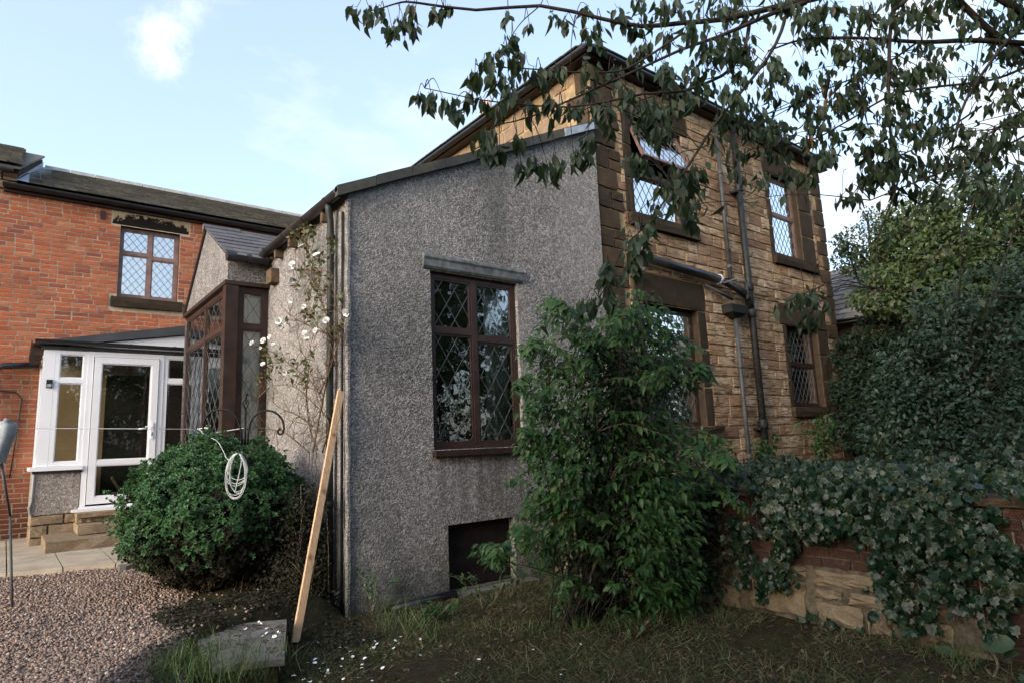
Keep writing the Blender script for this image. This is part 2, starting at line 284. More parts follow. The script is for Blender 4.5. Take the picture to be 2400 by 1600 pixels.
# ------------------------------------------------------------------ mesh helpers
class MB:
    def __init__(s): s.v = []; s.f = []
    def add(s, vs, fs):
        b = len(s.v); s.v.extend([tuple(map(float, p)) for p in vs]); s.f.extend([tuple(b + i for i in q) for q in fs]); return s
    def box(s, x0, x1, y0, y1, z0, z1):
        return s.add([(x0, y0, z0), (x1, y0, z0), (x1, y1, z0), (x0, y1, z0), (x0, y0, z1), (x1, y0, z1), (x1, y1, z1), (x0, y1, z1)],
                     [(0, 3, 2, 1), (4, 5, 6, 7), (0, 1, 5, 4), (1, 2, 6, 5), (2, 3, 7, 6), (3, 0, 4, 7)])
    def pbox(s, P, u0, u1, d0, d1, v0, v1):            # a box in wall coordinates (along, outward, up)
        return s.add([P(u0, d0, v0), P(u1, d0, v0), P(u1, d1, v0), P(u0, d1, v0), P(u0, d0, v1), P(u1, d0, v1), P(u1, d1, v1), P(u0, d1, v1)],
                     [(0, 3, 2, 1), (4, 5, 6, 7), (0, 1, 5, 4), (1, 2, 6, 5), (2, 3, 7, 6), (3, 0, 4, 7)])
    def quad(s, a, b, c, d): return s.add([a, b, c, d], [(0, 1, 2, 3)])
    def prism(s, poly, off):                           # polygon (3-D points) pushed along a vector
        n = len(poly); off = np.array(off, float); vs = [np.array(p, float) for p in poly] + [np.array(p, float) + off for p in poly]
        return s.add(vs, [tuple(range(n)), tuple(range(2 * n - 1, n - 1, -1))] + [(i, i + n, (i + 1) % n + n, (i + 1) % n) for i in range(n)])
    def tube(s, pts, r, seg=8, cap=True):
        pts = [np.array(p, float) for p in pts]; n = len(pts); rs = r if isinstance(r, (list, tuple, np.ndarray)) else [r] * n
        b = len(s.v); prev = None
        for i, p in enumerate(pts):
            t = pts[min(i + 1, n - 1)] - pts[max(i - 1, 0)]; t = t / (np.linalg.norm(t) + 1e-9)
            if prev is None: a = np.cross(t, (0, 0, 1) if abs(t[2]) < .9 else (1, 0, 0))
            else: a = prev - t * np.dot(prev, t)
            a = a / (np.linalg.norm(a) + 1e-9); prev = a; c = np.cross(t, a)
            for k in range(seg):
                q = 2 * math.pi * k / seg; s.v.append(tuple(p + (a * math.cos(q) + c * math.sin(q)) * rs[i]))
        for i in range(n - 1):
            for k in range(seg):
                k2 = (k + 1) % seg; s.f.append((b + i * seg + k, b + i * seg + k2, b + (i + 1) * seg + k2, b + (i + 1) * seg + k))
        if cap: s.f.append(tuple(b + k for k in range(seg - 1, -1, -1))); s.f.append(tuple(b + (n - 1) * seg + k for k in range(seg)))
        return s
    def gutter(s, p0, p1, r, t=.006, seg=8):           # half-round open channel
        p0 = np.array(p0, float); p1 = np.array(p1, float); d = p1 - p0; d /= np.linalg.norm(d); sd = np.cross(d, (0, 0, 1)); sd /= np.linalg.norm(sd)
        prof = [(math.cos(math.pi + math.pi * k / seg) * r, math.sin(math.pi + math.pi * k / seg) * r) for k in range(seg + 1)]
        prof += [(math.cos(2 * math.pi - math.pi * k / seg) * (r - t), math.sin(2 * math.pi - math.pi * k / seg) * (r - t)) for k in range(seg + 1)]
        return s.prism([p0 + sd * a + np.array((0, 0, b)) for a, b in prof], p1 - p0)

def mesh(name, v, f):
    me = bpy.data.meshes.new(name); me.from_pydata(v, [], f); me.validate(); return me

ROOTLOC = {}
def link(o, parent):
    COL.objects.link(o)
    if parent is not None:
        o.parent = parent
        if parent.name in ROOTLOC: o.matrix_parent_inverse = Matrix.Translation(-Vector(ROOTLOC[parent.name]))
    return o
def obj(name, mb, mat, parent=None, smooth=False, label=None, kind=None):
    me = mb if isinstance(mb, bpy.types.Mesh) else mesh(name, mb.v, mb.f)
    if len(me.materials) == 0: me.materials.append(MAT[mat] if isinstance(mat, str) else mat)
    if smooth: me.polygons.foreach_set('use_smooth', np.ones(len(me.polygons), bool))
    o = bpy.data.objects.new(name, me); link(o, parent)
    if label: o['label'] = label
    if kind: o['kind'] = kind
    return o
def thing(name, label, cat, loc=(0, 0, 0), group=None):
    o = bpy.data.objects.new(name, None); o.empty_display_size = .2; COL.objects.link(o); o.location = loc; ROOTLOC[o.name] = tuple(loc)
    o['label'] = label; o['category'] = cat
    if group: o['group'] = group
    return o
def tag(o, label, cat, group=None):
    o['label'] = label; o['category'] = cat
    if group: o['group'] = group
    return o

def plane(O, U, N):
    O = np.array(O, float); U = np.array(U, float); N = np.array(N, float); Z = np.array((0, 0, 1.0))
    f = lambda u, d, v: O + U * u + N * d + Z * v
    f.O, f.U, f.N = O, U, N
    return f
def wall_cells(mb, P, u0, u1, v0, v1, holes, depth=.12, d=0.0, rmb=None):
    us = sorted({u0, u1, *[h[0] for h in holes], *[h[1] for h in holes]}); vs = sorted({v0, v1, *[h[2] for h in holes], *[h[3] for h in holes]})
    us = [u for u in us if u0 <= u <= u1]; vs = [v for v in vs if v0 <= v <= v1]
    for a, b in zip(us, us[1:]):
        for c, e in zip(vs, vs[1:]):
            mu, mv = (a + b) / 2, (c + e) / 2
            if any(h[0] < mu < h[1] and h[2] < mv < h[3] for h in holes): continue
            mb.quad(P(a, d, c), P(b, d, c), P(b, d, e), P(a, d, e))
    for h in holes:
        a, b, c, e = h
        for p, q in (((a, c), (b, c)), ((b, c), (b, e)), ((b, e), (a, e)), ((a, e), (a, c))):
            (rmb or mb).quad(P(p[0], d, p[1]), P(q[0], d, q[1]), P(q[0], d - depth, q[1]), P(p[0], d - depth, p[1]))
    return mb

# pieces (bricks, stones, slates): rough little blocks sharing mesh data
def block_variants(n, seed, rough=.08, cham=.05, cols=3, rows=2):
    r = np.random.default_rng(seed); out = []
    for _ in range(n):
        vs = []; fs = []
        for j in range(rows + 1):
            for i in range(cols + 1):
                x, z = i / cols - .5, j / rows - .5
                ex = i in (0, cols); ez = j in (0, rows)
                x += (r.uniform(-1, 1) * cham * .5) if not ex else -np.sign(x) * r.uniform(.1, 1) * cham * .55
                z += (r.uniform(-1, 1) * cham * .5) if not ez else -np.sign(z) * r.uniform(.1, 1) * cham * .9
                y = .5 - (r.uniform(.3, 1) * rough * 1.6 if (ex or ez) else r.uniform(0, 1) * rough)
                vs.append((x, y, z))
        W = cols + 1
        for j in range(rows):
            for i in range(cols): fs.append((j * W + i, j * W + i + 1, (j + 1) * W + i + 1, (j + 1) * W + i))
        ring = [i for i in range(W)] + [j * W + cols for j in range(1, rows + 1)] + [rows * W + i for i in range(cols - 1, -1, -1)] + [j * W for j in range(rows - 1, 0, -1)]
        b = len(vs)
        for k in ring:
            x, y, z = vs[k]; sx = .5 if x > .5 - cham * 1.2 else (-.5 if x < -.5 + cham * 1.2 else x); sz = .5 if z > .5 - cham * 1.6 else (-.5 if z < -.5 + cham * 1.6 else z)
            vs.append((sx * .985, -.5, sz * .96))
        m_ = len(ring)
        for k in range(m_): fs.append((ring[k], b + k, b + (k + 1) % m_, ring[(k + 1) % m_]))
        out.append((np.array(vs), fs))
    return out

def in_view(p, pad=40):
    d = np.asarray(p, float) - CAM; z = d @ FWD
    if z < .2: return None
    x = 1200 + FPX * (d @ RGT) / z; y = 800 - FPX * (d @ UPV) / z
    return (x, y, z) if -pad < x < 2400 + pad and -pad < y < 1600 + pad else None

def lay(parent, name, P, rects, variants, mat, depth, proud=0.012, keep=300, jit=.006, tilt=.0, stuffname=None):
    """rects in wall coordinates; the `keep` showing largest become parts, the rest one stuff part"""
    ms = [None] * len(variants); scored = []
    for r in rects:
        c = P((r[0] + r[1]) / 2, 0, (r[2] + r[3]) / 2); q = in_view(c)
        scored.append((0 if q is None else (r[1] - r[0]) * (r[3] - r[2]) / q[2] ** 2, r))
    scored.sort(key=lambda t: -t[0])
    U, N = P.U, P.N; Z = np.array((0, 0, 1.0)); big = MB()
    for i, (sc_, r) in enumerate(scored):
        k = int(rng.integers(len(variants))); vs, fs = variants[k]
        w_, h_ = r[1] - r[0], r[3] - r[2]; pr = proud + rng.uniform(-jit, jit)
        c = P((r[0] + r[1]) / 2, pr - depth / 2, (r[2] + r[3]) / 2); a = rng.uniform(-tilt, tilt); fl = 1 if rng.random() < .5 else -1
        X = U * math.cos(a) + Z * math.sin(a); ZZ = Z * math.cos(a) - U * math.sin(a)
        if i < keep and sc_ > 0:
            if ms[k] is None:
                ms[k] = mesh(name, [tuple(p) for p in vs], fs); ms[k].materials.append(MAT[mat])
            o = bpy.data.objects.new(name, ms[k]); link(o, parent)
            A = Matrix.Identity(4)
            for row in range(3):
                A[row][0] = X[row] * w_ * fl; A[row][1] = N[row] * depth; A[row][2] = ZZ[row] * h_; A[row][3] = c[row]
            o.matrix_basis = A if parent.name not in ROOTLOC else A
        else:
            big.add(c + vs[:, :1] * w_ * fl * X + vs[:, 1:2] * depth * N + vs[:, 2:] * h_ * ZZ, fs)
    if big.v: obj(stuffname or name + '_courses', big, mat, parent, kind='stuff')

def course_fill(u0, u1, zs, hmin, hmax, lmin, lmax, blocked, joint=.012, header=None):
    """split the height between the given levels into courses, each course into blocks, leaving out blocked rects"""
    out = []; zs = sorted(set(zs))
    for a, b in zip(zs, zs[1:]):
        n = max(1, round((b - a) / ((hmin + hmax) / 2))); hs = rng.uniform(hmin, hmax, n); hs *= (b - a) / hs.sum(); z = a
        for h in hs:
            free = [(u0, u1)]
            for q in blocked:
                if q[2] < z + h - 1e-4 and q[3] > z + 1e-4:
                    nf = []
                    for f0, f1 in free:
                        if q[1] <= f0 or q[0] >= f1: nf.append((f0, f1)); continue
                        if q[0] > f0: nf.append((f0, q[0]))
                        if q[1] < f1: nf.append((q[1], f1))
                    free = nf
            for f0, f1 in free:
                x = f0
                first = True
                while x < f1 - .02:
                    l = rng.uniform(lmin, lmax)
                    if header and rng.random() < header: l *= .5
                    if first and rng.random() < .5: l *= .5
                    first = False
                    if f1 - x - l < lmin * .45: l = f1 - x
                    out.append((x + joint / 2, x + l - joint / 2, z + joint / 2, z + h - joint / 2)); x += l
            z += h
    return out

BRICKS = block_variants(8, 3, .05, .05); STONES = block_variants(12, 5, .065, .065, 4, 3); SMOOTHST = block_variants(8, 9, .12, .05); SLATES = block_variants(6, 11, .02, .03, 4, 1)

# ------------------------------------------------------------------ windows
def lattice(P, u0, u1, v0, v1, du, dv, d, wd=.006, th=.004):
    mb = MB(); L_ = math.hypot(du, dv); nu = (dv / L_, -du / L_)
    for sgn in (1, -1):
        k = -60
        while k < 60:
            # line through (u0 + k*du, v0) with direction (du, sgn*dv)
            a, b = u0 + k * du, (v0 if sgn > 0 else v1); t0, t1 = 0., 1e9
            t0 = max(t0, (u0 - a) / du); t1 = min(t1, (u1 - a) / du, (v1 - v0) / dv)
            if t1 - t0 > .02:
                p = (a + du * t0, b + sgn * dv * t0); q = (a + du * t1, b + sgn * dv * t1); n_ = (dv / L_ * wd / 2, -sgn * du / L_ * wd / 2)
                c = [(p[0] + n_[0], p[1] + n_[1]), (q[0] + n_[0], q[1] + n_[1]), (q[0] - n_[0], q[1] - n_[1]), (p[0] - n_[0], p[1] - n_[1])]
                dd = d + (.0012 if sgn > 0 else 0)
                mb.add([P(x, dd, y) for x, y in c] + [P(x, dd + th, y) for x, y in c], [(0, 1, 2, 3), (4, 5, 6, 7), (0, 1, 5, 4), (1, 2, 6, 5), (2, 3, 7, 6), (3, 0, 4, 7)])
            k += 1
    return mb

def window(parent, P, rect, mulls, transoms, frame='brown', glass='glass_clear', fw=.055, rec=.09, came='came', diamond=(.10, .13), sub=None, opened=(), wide=None, name='window'):
    """frame = one part with its panes and lead strips as sub-parts; mulls: list of u; transoms: v per column"""
    u0, u1, v0, v1 = rect; cols = [u0] + list(mulls) + [u1]; fr = MB(); D0, D1 = -rec - .05, -rec
    fr.pbox(P, u0, u0 + fw, D0, D1, v0, v1); fr.pbox(P, u1 - fw, u1, D0, D1, v0, v1)
    fr.pbox(P, u0 + fw, u1 - fw, D0, D1 - .001, v0, v0 + fw); fr.pbox(P, u0 + fw, u1 - fw, D0, D1 - .001, v1 - fw, v1)
    for mu in mulls: fr.pbox(P, mu - fw * .55, mu + fw * .55, D0, D1 + .004, v0 + fw, v1 - fw)
    cells = []
    for k, (a, b) in enumerate(zip(cols, cols[1:])):
        a2 = a + (fw if k == 0 else fw * .55); b2 = b - (fw if k == len(cols) - 2 else fw * .55)
        tr = transoms[k] if isinstance(transoms, (list, tuple)) else transoms
        if tr is None: cells.append((a2, b2, v0 + fw, v1 - fw, k, 0)); continue
        fr.pbox(P, a2, b2, D0, D1 + .002, tr - fw * .5, tr + fw * .5)
        cells.append((a2, b2, v0 + fw, tr - fw * .5, k, 0)); cells.append((a2, b2, tr + fw * .5, v1 - fw, k, 1))
    w_ = obj(name, fr, frame, parent)
    for (a, b, c, e, k, top) in cells:
        if (k, top) in opened: continue
        bead = .022
        bm = MB(); bm.pbox(P, a, a + bead, D0 + .012, D1 - .008, c, e); bm.pbox(P, b - bead, b, D0 + .012, D1 - .008, c, e); bm.pbox(P, a + bead, b - bead, D0 + .012, D1 - .009, c, c + bead); bm.pbox(P, a + bead, b - bead, D0 + .012, D1 - .009, e - bead, e)
        obj('sash_bead', bm, frame, w_)
        g_ = MB().pbox(P, a + bead, b - bead, D0 + .02, D0 + .026, c + bead, e - bead); obj('pane', g_, glass, w_)
        if diamond: obj('lead_lattice', lattice(P, a + bead, b - bead, c + bead, e - bead, diamond[0], diamond[1], D0 + .027), came, w_)
    return w_
def room(parent, P, rect, depth=1.1, mat='room', rec=.14, grow=.25):
    u0, u1, v0, v1 = rect; mb = MB(); a, b = -rec - .004, -rec - depth
    # reveal stays open towards the window, closed everywhere else
    U0, U1, V0, V1 = u0 - grow, u1 + grow, v0 - grow, v1 + grow
    mb.quad(P(U0, b, V0), P(U1, b, V0), P(U1, b, V1), P(U0, b, V1))
    for p, q in (((U0, V0), (U1, V0)), ((U1, V0), (U1, V1)), ((U1, V1), (U0, V1)), ((U0, V1), (U0, V0))):
        mb.quad(P(p[0], a, p[1]), P(q[0], a, q[1]), P(q[0], b, q[1]), P(p[0], b, p[1]))
    for (x0, x1, y0, y1) in ((U0, u0, V0, V1), (u1, U1, V0, V1), (u0, u1, V0, v0), (u0, u1, v1, V1)):
        mb.quad(P(x0, a, y0), P(x1, a, y0), P(x1, a, y1), P(x0, a, y1))
    return obj('room_interior', mb, mat, parent)
def curtain(P, u0, u1, v0, v1, d, mat, label, folds=6, taper=0.0, amp=.025):
    mb = MB(); n = folds * 8; rows = 6; vs = []
    for j in range(rows + 1):
        t = j / rows; v = v1 + (v0 - v1) * t; sq = 1 - taper * math.sin(math.pi * min(t * .9, .9))
        for i in range(n + 1):
            u = u0 + (u1 - u0) * (i / n) * sq; vs.append(P(u, d + amp * math.sin(2 * math.pi * folds * i / n + .6 * math.sin(3 * t)) * (.6 + .4 * t), v))
    W = n + 1; mb.add(vs, [(j * W + i, j * W + i + 1, (j + 1) * W + i + 1, (j + 1) * W + i) for j in range(rows) for i in range(n)])
    return tag(obj('curtain', mb, mat, None, True), label, 'curtain')

# ------------------------------------------------------------------ ground
def grid_mesh(name, x0, x1, y0, y1, nx, ny, zf):
    xs = np.linspace(x0, x1, nx + 1); ys = np.linspace(y0, y1, ny + 1); v = [(x, y, zf(x, y)) for y in ys for x in xs]; W = nx + 1
    return mesh(name, v, [(j * W + i, j * W + i + 1, (j + 1) * W + i + 1, (j + 1) * W + i) for j in range(ny) for i in range(nx)])
def bumpy(x, y): return .035 * mnoise.noise(Vector((x * 1.1, y * 1.1, 3.))) + .012 * mnoise.noise(Vector((x * 5, y * 5, 1.)))
GB = [(.40, 3.4), (.72, 4.35), (1.15, 5.15), (1.75, 5.55), (2.6, 5.75), (2.6, 9.2)]      # right-hand edge of the gravel
def gravel_edge(y):
    for (xa, ya), (xb, yb) in zip(GB, GB[1:]):
        if ya <= y <= yb: return xa + (xb - xa) * (y - ya) / (yb - ya)
    return GB[0][0] - (GB[0][1] - y) * .35 if y < GB[0][1] else GB[-1][0]
def sm(t): t = min(1, max(0, t)); return t * t * (3 - 2 * t)
def gravel_z(x, y):
    return -.06 + (.30 + .10 * sm((y - 5.5) / 3.2)) * sm((gravel_edge(y) + .05 - x) / .42) + .012 * mnoise.noise(Vector((x * 2, y * 2, 0)))
def lawn_z(x, y):
    far = max(0, math.hypot(x - 3, y - 4) - 8)
    return bumpy(x, y) * (1 if far == 0 else max(0, 1 - far / 4)) - .01
vs = []
lawn = obj('lawn', grid_mesh('lawn', -1.5, 5.12, -3.0, 5.9, 70, 90, lawn_z), 'soil', None, True, kind='structure')
gm = MB().box(-400, 400, -400, 400, -.9, -.12); obj('ground', gm, 'soil', None, kind='structure')
def bed_edge(y): return 1.12 + .10 * math.sin(y * 3) + max(0, y - 6.0) * .33 if y > 4.9 else 9
gme = grid_mesh('gravel_path', -4.5, 2.6, 2.2, 9.2, 90, 90, gravel_z); gme.materials.append(MAT['gravel']); gme.materials.append(MAT['soil'])
for p in gme.polygons:
    if p.center[0] > bed_edge(p.center[1]) or p.center[0] > gravel_edge(p.center[1]) - .1: p.material_index = 1
obj('gravel_path', gme, 'gravel', None, True, kind='structure')
TERR = 1.0
def terr_z(x, y): return TERR - .03 + .05 * mnoise.noise(Vector((x, y, 7))) 
obj('terrace_soil', grid_mesh('terrace_soil', 5.2, 30, -6, 5.86, 60, 30, terr_z), 'soil', None, True, kind='structure')
obj('yard_soil', grid_mesh('yard_soil', 13.15, 40, 5.86, 30, 20, 20, lambda x, y: 1.15), 'soil', None, True, kind='structure')

# ------------------------------------------------------------------ stone house (right)
YF = 5.84
SX0, SX1, SEAV = 6.30, 13.2, 6.95
PF = plane((0, YF, 0), (1, 0, 0), (0, -1, 0))           # all walls facing the lawn
PS = plane((SX0, 0, 0), (0, 1, 0), (-1, 0, 0))          # its side wall above the lean-to
house = thing('stone_house', 'two storey sandstone house with soot black window surrounds and iron pipes down its wall', 'house', (9.7, 8, 1.0))
W1 = (7.12, 8.40, 4.80, 6.40); W2 = (11.08, 12.15, 4.80, 6.42); W3 = (7.15, 8.45, 1.64, 3.45); W4 = (11.16, 12.32, 1.95, 3.45)
holes = [W1, W2, W3, W4]
back = MB(); rev = MB(); wall_cells(back, PF, SX0, SX1, .5, SEAV + .1, holes, .2, -.012, rev)
for i in range(4): obj('window_reveal', MB().add(rev.v[i * 16:i * 16 + 16], [tuple(range(q * 4, q * 4 + 4)) for q in range(4)]), 'jamb', house)
wall_cells(back, PS, YF, 13, 4.0, SEAV + .1, [], .2, -.012)
back.quad((SX1, YF + .012, .5), (SX1, 13, .5), (SX1, 13, 7.05), (SX1, YF + .012, 7.05)); back.quad((SX0, 13, .5), (SX1, 13, .5), (SX1, 13, 7.05), (SX0, 13, 7.05))
obj('wall', back, simple('tan_stone_pointing', (.30, .22, .13), .95, .1, .35, 9, .6, 90), house)
# dressed stones: quoins, lintels, sills, jambs
qu = []; z = .55; k = 0
while z < SEAV - .05:
    h = rng.uniform(.26, .34); h = min(h, SEAV - z); a = .46 if k % 2 else .24
    if k % 2: qu.append((SX0, SX0 + .46, z, z + h))
    else: qu += [(SX0, SX0 + .30, z, z + h), (SX0 + .30, SX0 + .56, z, z + h * .5), (SX0 + .30, SX0 + .56, z + h * .5, z + h)]
    qu.append((SX1 - (.44 if k % 2 else .26), SX1, z, z + h)); z += h; k += 1
jambs = []
for (u0, u1, v0, v1), wl, wr in ((W1, .18, .0), (W2, .14, .5), (W3, .2, .2), (W4, .14, .42)):
    for lr, wd in ((0, wl), (1, wr)):
        if wd <= 0: continue
        n = 3; z = v0
        for i in range(n):
            h = (v1 - v0) / n; a, b = (u0 - wd, u0) if lr == 0 else (u1, u1 + wd)
            jambs.append((a, b, z, z + h)); z += h
lint = [(W1[0] - .22, W1[1] + .2, 6.40, 6.74), (W2[0] - .2, W2[1] + .5, 6.42, 6.74), (6.93, 8.68, 3.45, 3.91), (10.9, 12.75, 3.45, 3.85)]
sill = [(6.94, 8.64, 4.60, 4.80), (10.93, 12.62, 4.60, 4.80), (6.95, 8.82, 1.45, 1.64), (11.02, 12.78, 1.77, 1.95)]
blocked = qu + jambs + lint + sill + [W1, W2, W3, W4]
rects = course_fill(SX0, SX1, [.55, 1.45, 1.64, 1.77, 1.95, 3.45, 3.85, 3.91, 4.6, 4.8, 6.40, 6.42, 6.74, SEAV], .11, .23, .18, .52, blocked, .013)
lay(house, 'stone', PF, [r for r in rects if r[3] - r[2] > .012 and r[1] - r[0] > .03], STONES, 'stone', .09, .010, 300, .008, .012)
J = lambda L_, j=.008: [(a + j, b - j, c + j, e - j) for a, b, c, e in L_]
lay(house, 'quoin', PF, J(qu), STONES, 'soot_stone', .10, .022, 300, .008)
lay(house, 'jamb_stone', PF, J(jambs, .004), SMOOTHST, 'jamb', .10, .018, 300, .004)
lay(house, 'lintel', PF, J(lint, .004), SMOOTHST, 'jamb', .12, .03, 300, .002)
lay(house, 'window_sill', PF, J(sill, .0), SMOOTHST, 'jamb', .22, .10, 300, .002)
# the side wall shows only above the lean-to roof: larger yellow blocks, dark quoins at the corner
qs = []; z = 5.0; k = 0
while z < SEAV - .05:
    h = .31 if z + .62 < SEAV else SEAV - z; qs.append((YF + .03, YF + (.30 if k % 2 else .5), z, z + h)); z += h; k += 1
side = course_fill(YF, 12.9, [5.0, 5.62, SEAV], .19, .27, .28, .6, qs, .018)
lay(house, 'ashlar_block', PS, side, SMOOTHST, 'ashlar', .09, .010, 300, .006)
lay(house, 'side_quoin', PS, J(qs), STONES, 'soot_stone', .10, .02, 300, .006)
# eaves boards, roof, gutters
eb = MB(); eb.box(SX0 - .16, SX1 + .16, YF - .14, YF + .03, 6.955, 7.0); eb.box(SX0 - .16, SX0 + .03, YF + .03, 13, 6.955, 7.0)
obj('eaves_board', eb, 'dark_brown', house)
ro = MB(); RX0, RX1, RY0, RY1, RZ = SX0 - .22, SX1 + .2, YF - .20, 13.2, 7.06; hy = (RY1 - RY0) / 2; rz = RZ + hy * .62
A_, B_, C_, D_ = (RX0, RY0, RZ), (RX1, RY0, RZ), (RX1, RY1, RZ), (RX0, RY1, RZ); R1, R2 = (RX0 + hy, RY0 + hy, rz), (RX1 - hy, RY0 + hy, rz)
ro.add([A_, B_, C_, D_, R1, R2], [(0, 1, 5, 4), (1, 2, 5), (2, 3, 4, 5), (3, 0, 4), (0, 3, 2, 1)])
roof = obj('roof', ro, 'slate', house)
# slates: bottom courses along the two eaves that are in view
def slope_slates(parent, name, A, U, V, length, courses, width, gauge, mat, thick=.012, keep=300, seed=1, skew=.0, kind=None):
    """A = lower corner, U along the eaves, V up the slope (unit vectors); each slate overlaps the one below"""
    A = np.array(A, float); U = np.array(U, float); V = np.array(V, float); N = np.cross(U, V); N = N if N[2] > 0 else -N; r = np.random.default_rng(seed); big = MB(); ms = {}; items = []
    for c in range(courses):
        x = -width * (.5 if c % 2 else 0)
        while x < length:
            a, b = max(0, x), min(length, x + width); x += width
            if b - a < .03: continue
            items.append((a, b, c))
    sc_ = []
    for it in items:
        p = A + U * (it[0] + it[1]) / 2 + V * (it[2] + .5) * gauge; q = in_view(p); sc_.append(0 if q is None else (it[1] - it[0]) / q[2] ** 2)
    order = np.argsort(-np.array(sc_)); cnt = 0
    for i in order:
        a, b, c = items[i]; k = int(r.integers(len(SLATES))); vs, fs = SLATES[k]; wd = b - a - .006; ln = gauge * 1.55; tl = thick * 1.3 / ln + r.uniform(-.01, .01)
        VV = V * math.cos(tl) - N * math.sin(tl); NN = N * math.cos(tl) + V * math.sin(tl)
        cen = A + U * ((a + b) / 2) + V * (c * gauge + ln * .5 + r.uniform(-.006, .006)) + N * (thick * 1.5 + r.uniform(0, .004))
        if cnt < keep and sc_[i] > 0 and kind is None:
            if k not in ms: ms[k] = mesh(name, [tuple(p) for p in vs], fs); ms[k].materials.append(MAT[mat])
            o = bpy.data.objects.new(name, ms[k]); link(o, parent); T = Matrix.Identity(4)
            for row in range(3): T[row][0] = U[row] * wd; T[row][1] = NN[row] * thick; T[row][2] = VV[row] * ln; T[row][3] = cen[row]
            o.matrix_basis = T; cnt += 1
        else: big.add(cen + vs[:, :1] * wd * U + vs[:, 1:2] * thick * NN + vs[:, 2:] * ln * VV, fs)
    if big.v: obj(name + '_courses', big, mat, parent, kind='stuff')
sl1 = np.array((0, 1, .62)) / np.linalg.norm((0, 1, .62)); sl2 = np.array((1, 0, .62)) / np.linalg.norm((1, 0, .62))
slope_slates(roof, 'roof_slate', (RX0 + .15, RY0 - .05, RZ - .03), (1, 0, 0), sl1, RX1 - RX0 - .3, 2, .30, .16, 'edge', .02, 80, 3)
slope_slates(roof, 'roof_slate', (RX0 - .05, RY0 + .15, RZ - .03), (0, 1, 0), sl2, RY1 - RY0 - .3, 2, .30, .16, 'edge', .02, 80, 4)
GZ = 7.035
gt = MB(); gt.gutter((SX0 - .27, YF - .20, GZ), (SX1 + .1, YF - .20, GZ), .062)
obj('front_gutter', gt, 'gutter', house)
gt = MB(); gt.gutter((SX0 - .21, YF - .27, GZ), (SX0 - .21, 13, GZ), .062); obj('side_gutter', gt, 'gutter', house)
for i in range(7):
    x = SX0 + .3 + i * 1.1; o = MB().box(x - .015, x + .015, YF - .265, YF - .02, 6.955, 6.975); obj('gutter_bracket', o, 'gutter', house)
# chimney just behind the side eaves, only its pot tops the roof edge
cp = at(1140, 262, 13.2)
ch = MB().box(cp[0] - .35, cp[0] + .35, cp[1] - .35, cp[1] + .35, 6.4, cp[2] - .42); cho = obj('chimney', ch, 'soot_stone', roof)
pt = MB().tube([(cp[0], cp[1], cp[2] - .42), (cp[0], cp[1], cp[2] - .1), (cp[0], cp[1], cp[2] - .06), (cp[0], cp[1], cp[2] + .02), (cp[0], cp[1], cp[2] + .05), (cp[0], cp[1], cp[2] + .22)], [.15, .125, .15, .15, .125, .115], 14)
obj('chimney_pot', pt, 'terra', roof, True)
# windows
def sash(P, parent, rect, glass, dia, out, came='came', rec=.10, hinge_top=True):
    """a top-hung light pushed open at the bottom"""
    u0, u1, v0, v1 = rect; a = math.asin(out / (v1 - v0)); S = lambda u, d, v: P(u, -rec + .02 + (v1 - v) * math.sin(a) + d * math.cos(a), v1 - (v1 - v) * math.cos(a) + d * math.sin(a))
    fr = MB(); f = .05
    fr.pbox(S, u0, u0 + f, -.02, .02, v0, v1); fr.pbox(S, u1 - f, u1, -.02, .02, v0, v1); fr.pbox(S, u0 + f, u1 - f, -.02, .019, v0, v0 + f); fr.pbox(S, u0 + f, u1 - f, -.02, .019, v1 - f, v1)
    w_ = obj('open_sash', fr, 'faded', parent); obj('pane', MB().pbox(S, u0 + f, u1 - f, -.004, .003, v0 + f, v1 - f), glass, w_)
    obj('lead_lattice', lattice(S, u0 + f, u1 - f, v0 + f, v1 - f, dia[0], dia[1], .004), came, w_)
DI = (.15, .235)
wa = window(house, PF, W1, [], 5.56, 'faded', 'glass_sky', .06, .10, 'came', DI, opened=((0, 1),)); wa['label'] = 'upper window near the corner with its top light pushed open'
sash(PF, house, (W1[0] + .03, W1[1] - .03, 5.60, 6.36), 'glass_sky', DI, .27)
window(house, PF, W2, [], 5.66, 'faded', 'glass_sky', .06, .10, 'came', DI)['label'] = 'upper window at the far end'
window(house, PF, W3, [], 2.64, 'brown', 'glass_clear', .06, .12, 'came', DI)['label'] = 'lower window behind the leafy shrub'
window(house, PF, W4, [], 2.75, 'brown', 'glass_clear', .06, .12, 'came', DI)['label'] = 'lower window at the far end'
for q in (W1, W2, W3, W4): room(house, PF, q)
curtain(PF, 8.02, 8.38, 1.66, 3.42, -.24, 'net', 'pale curtain drawn aside in the lower stone house window behind the leafy shrub', 3, .25)
curtain(PF, 11.72, 12.20, 2.0, 3.42, -.24, 'net', 'pale curtain hanging in the right half of the far lower stone house window', 3, .35)
curtain(PF, 11.2, 11.75, 3.05, 3.42, -.26, 'net', 'short gathered valance across the top of the far lower stone house window', 5)
curtain(PF, 7.2, 7.32, 4.85, 6.36, -.26, 'greycurtain', 'grey curtain edge inside the open upper stone house window', 2)
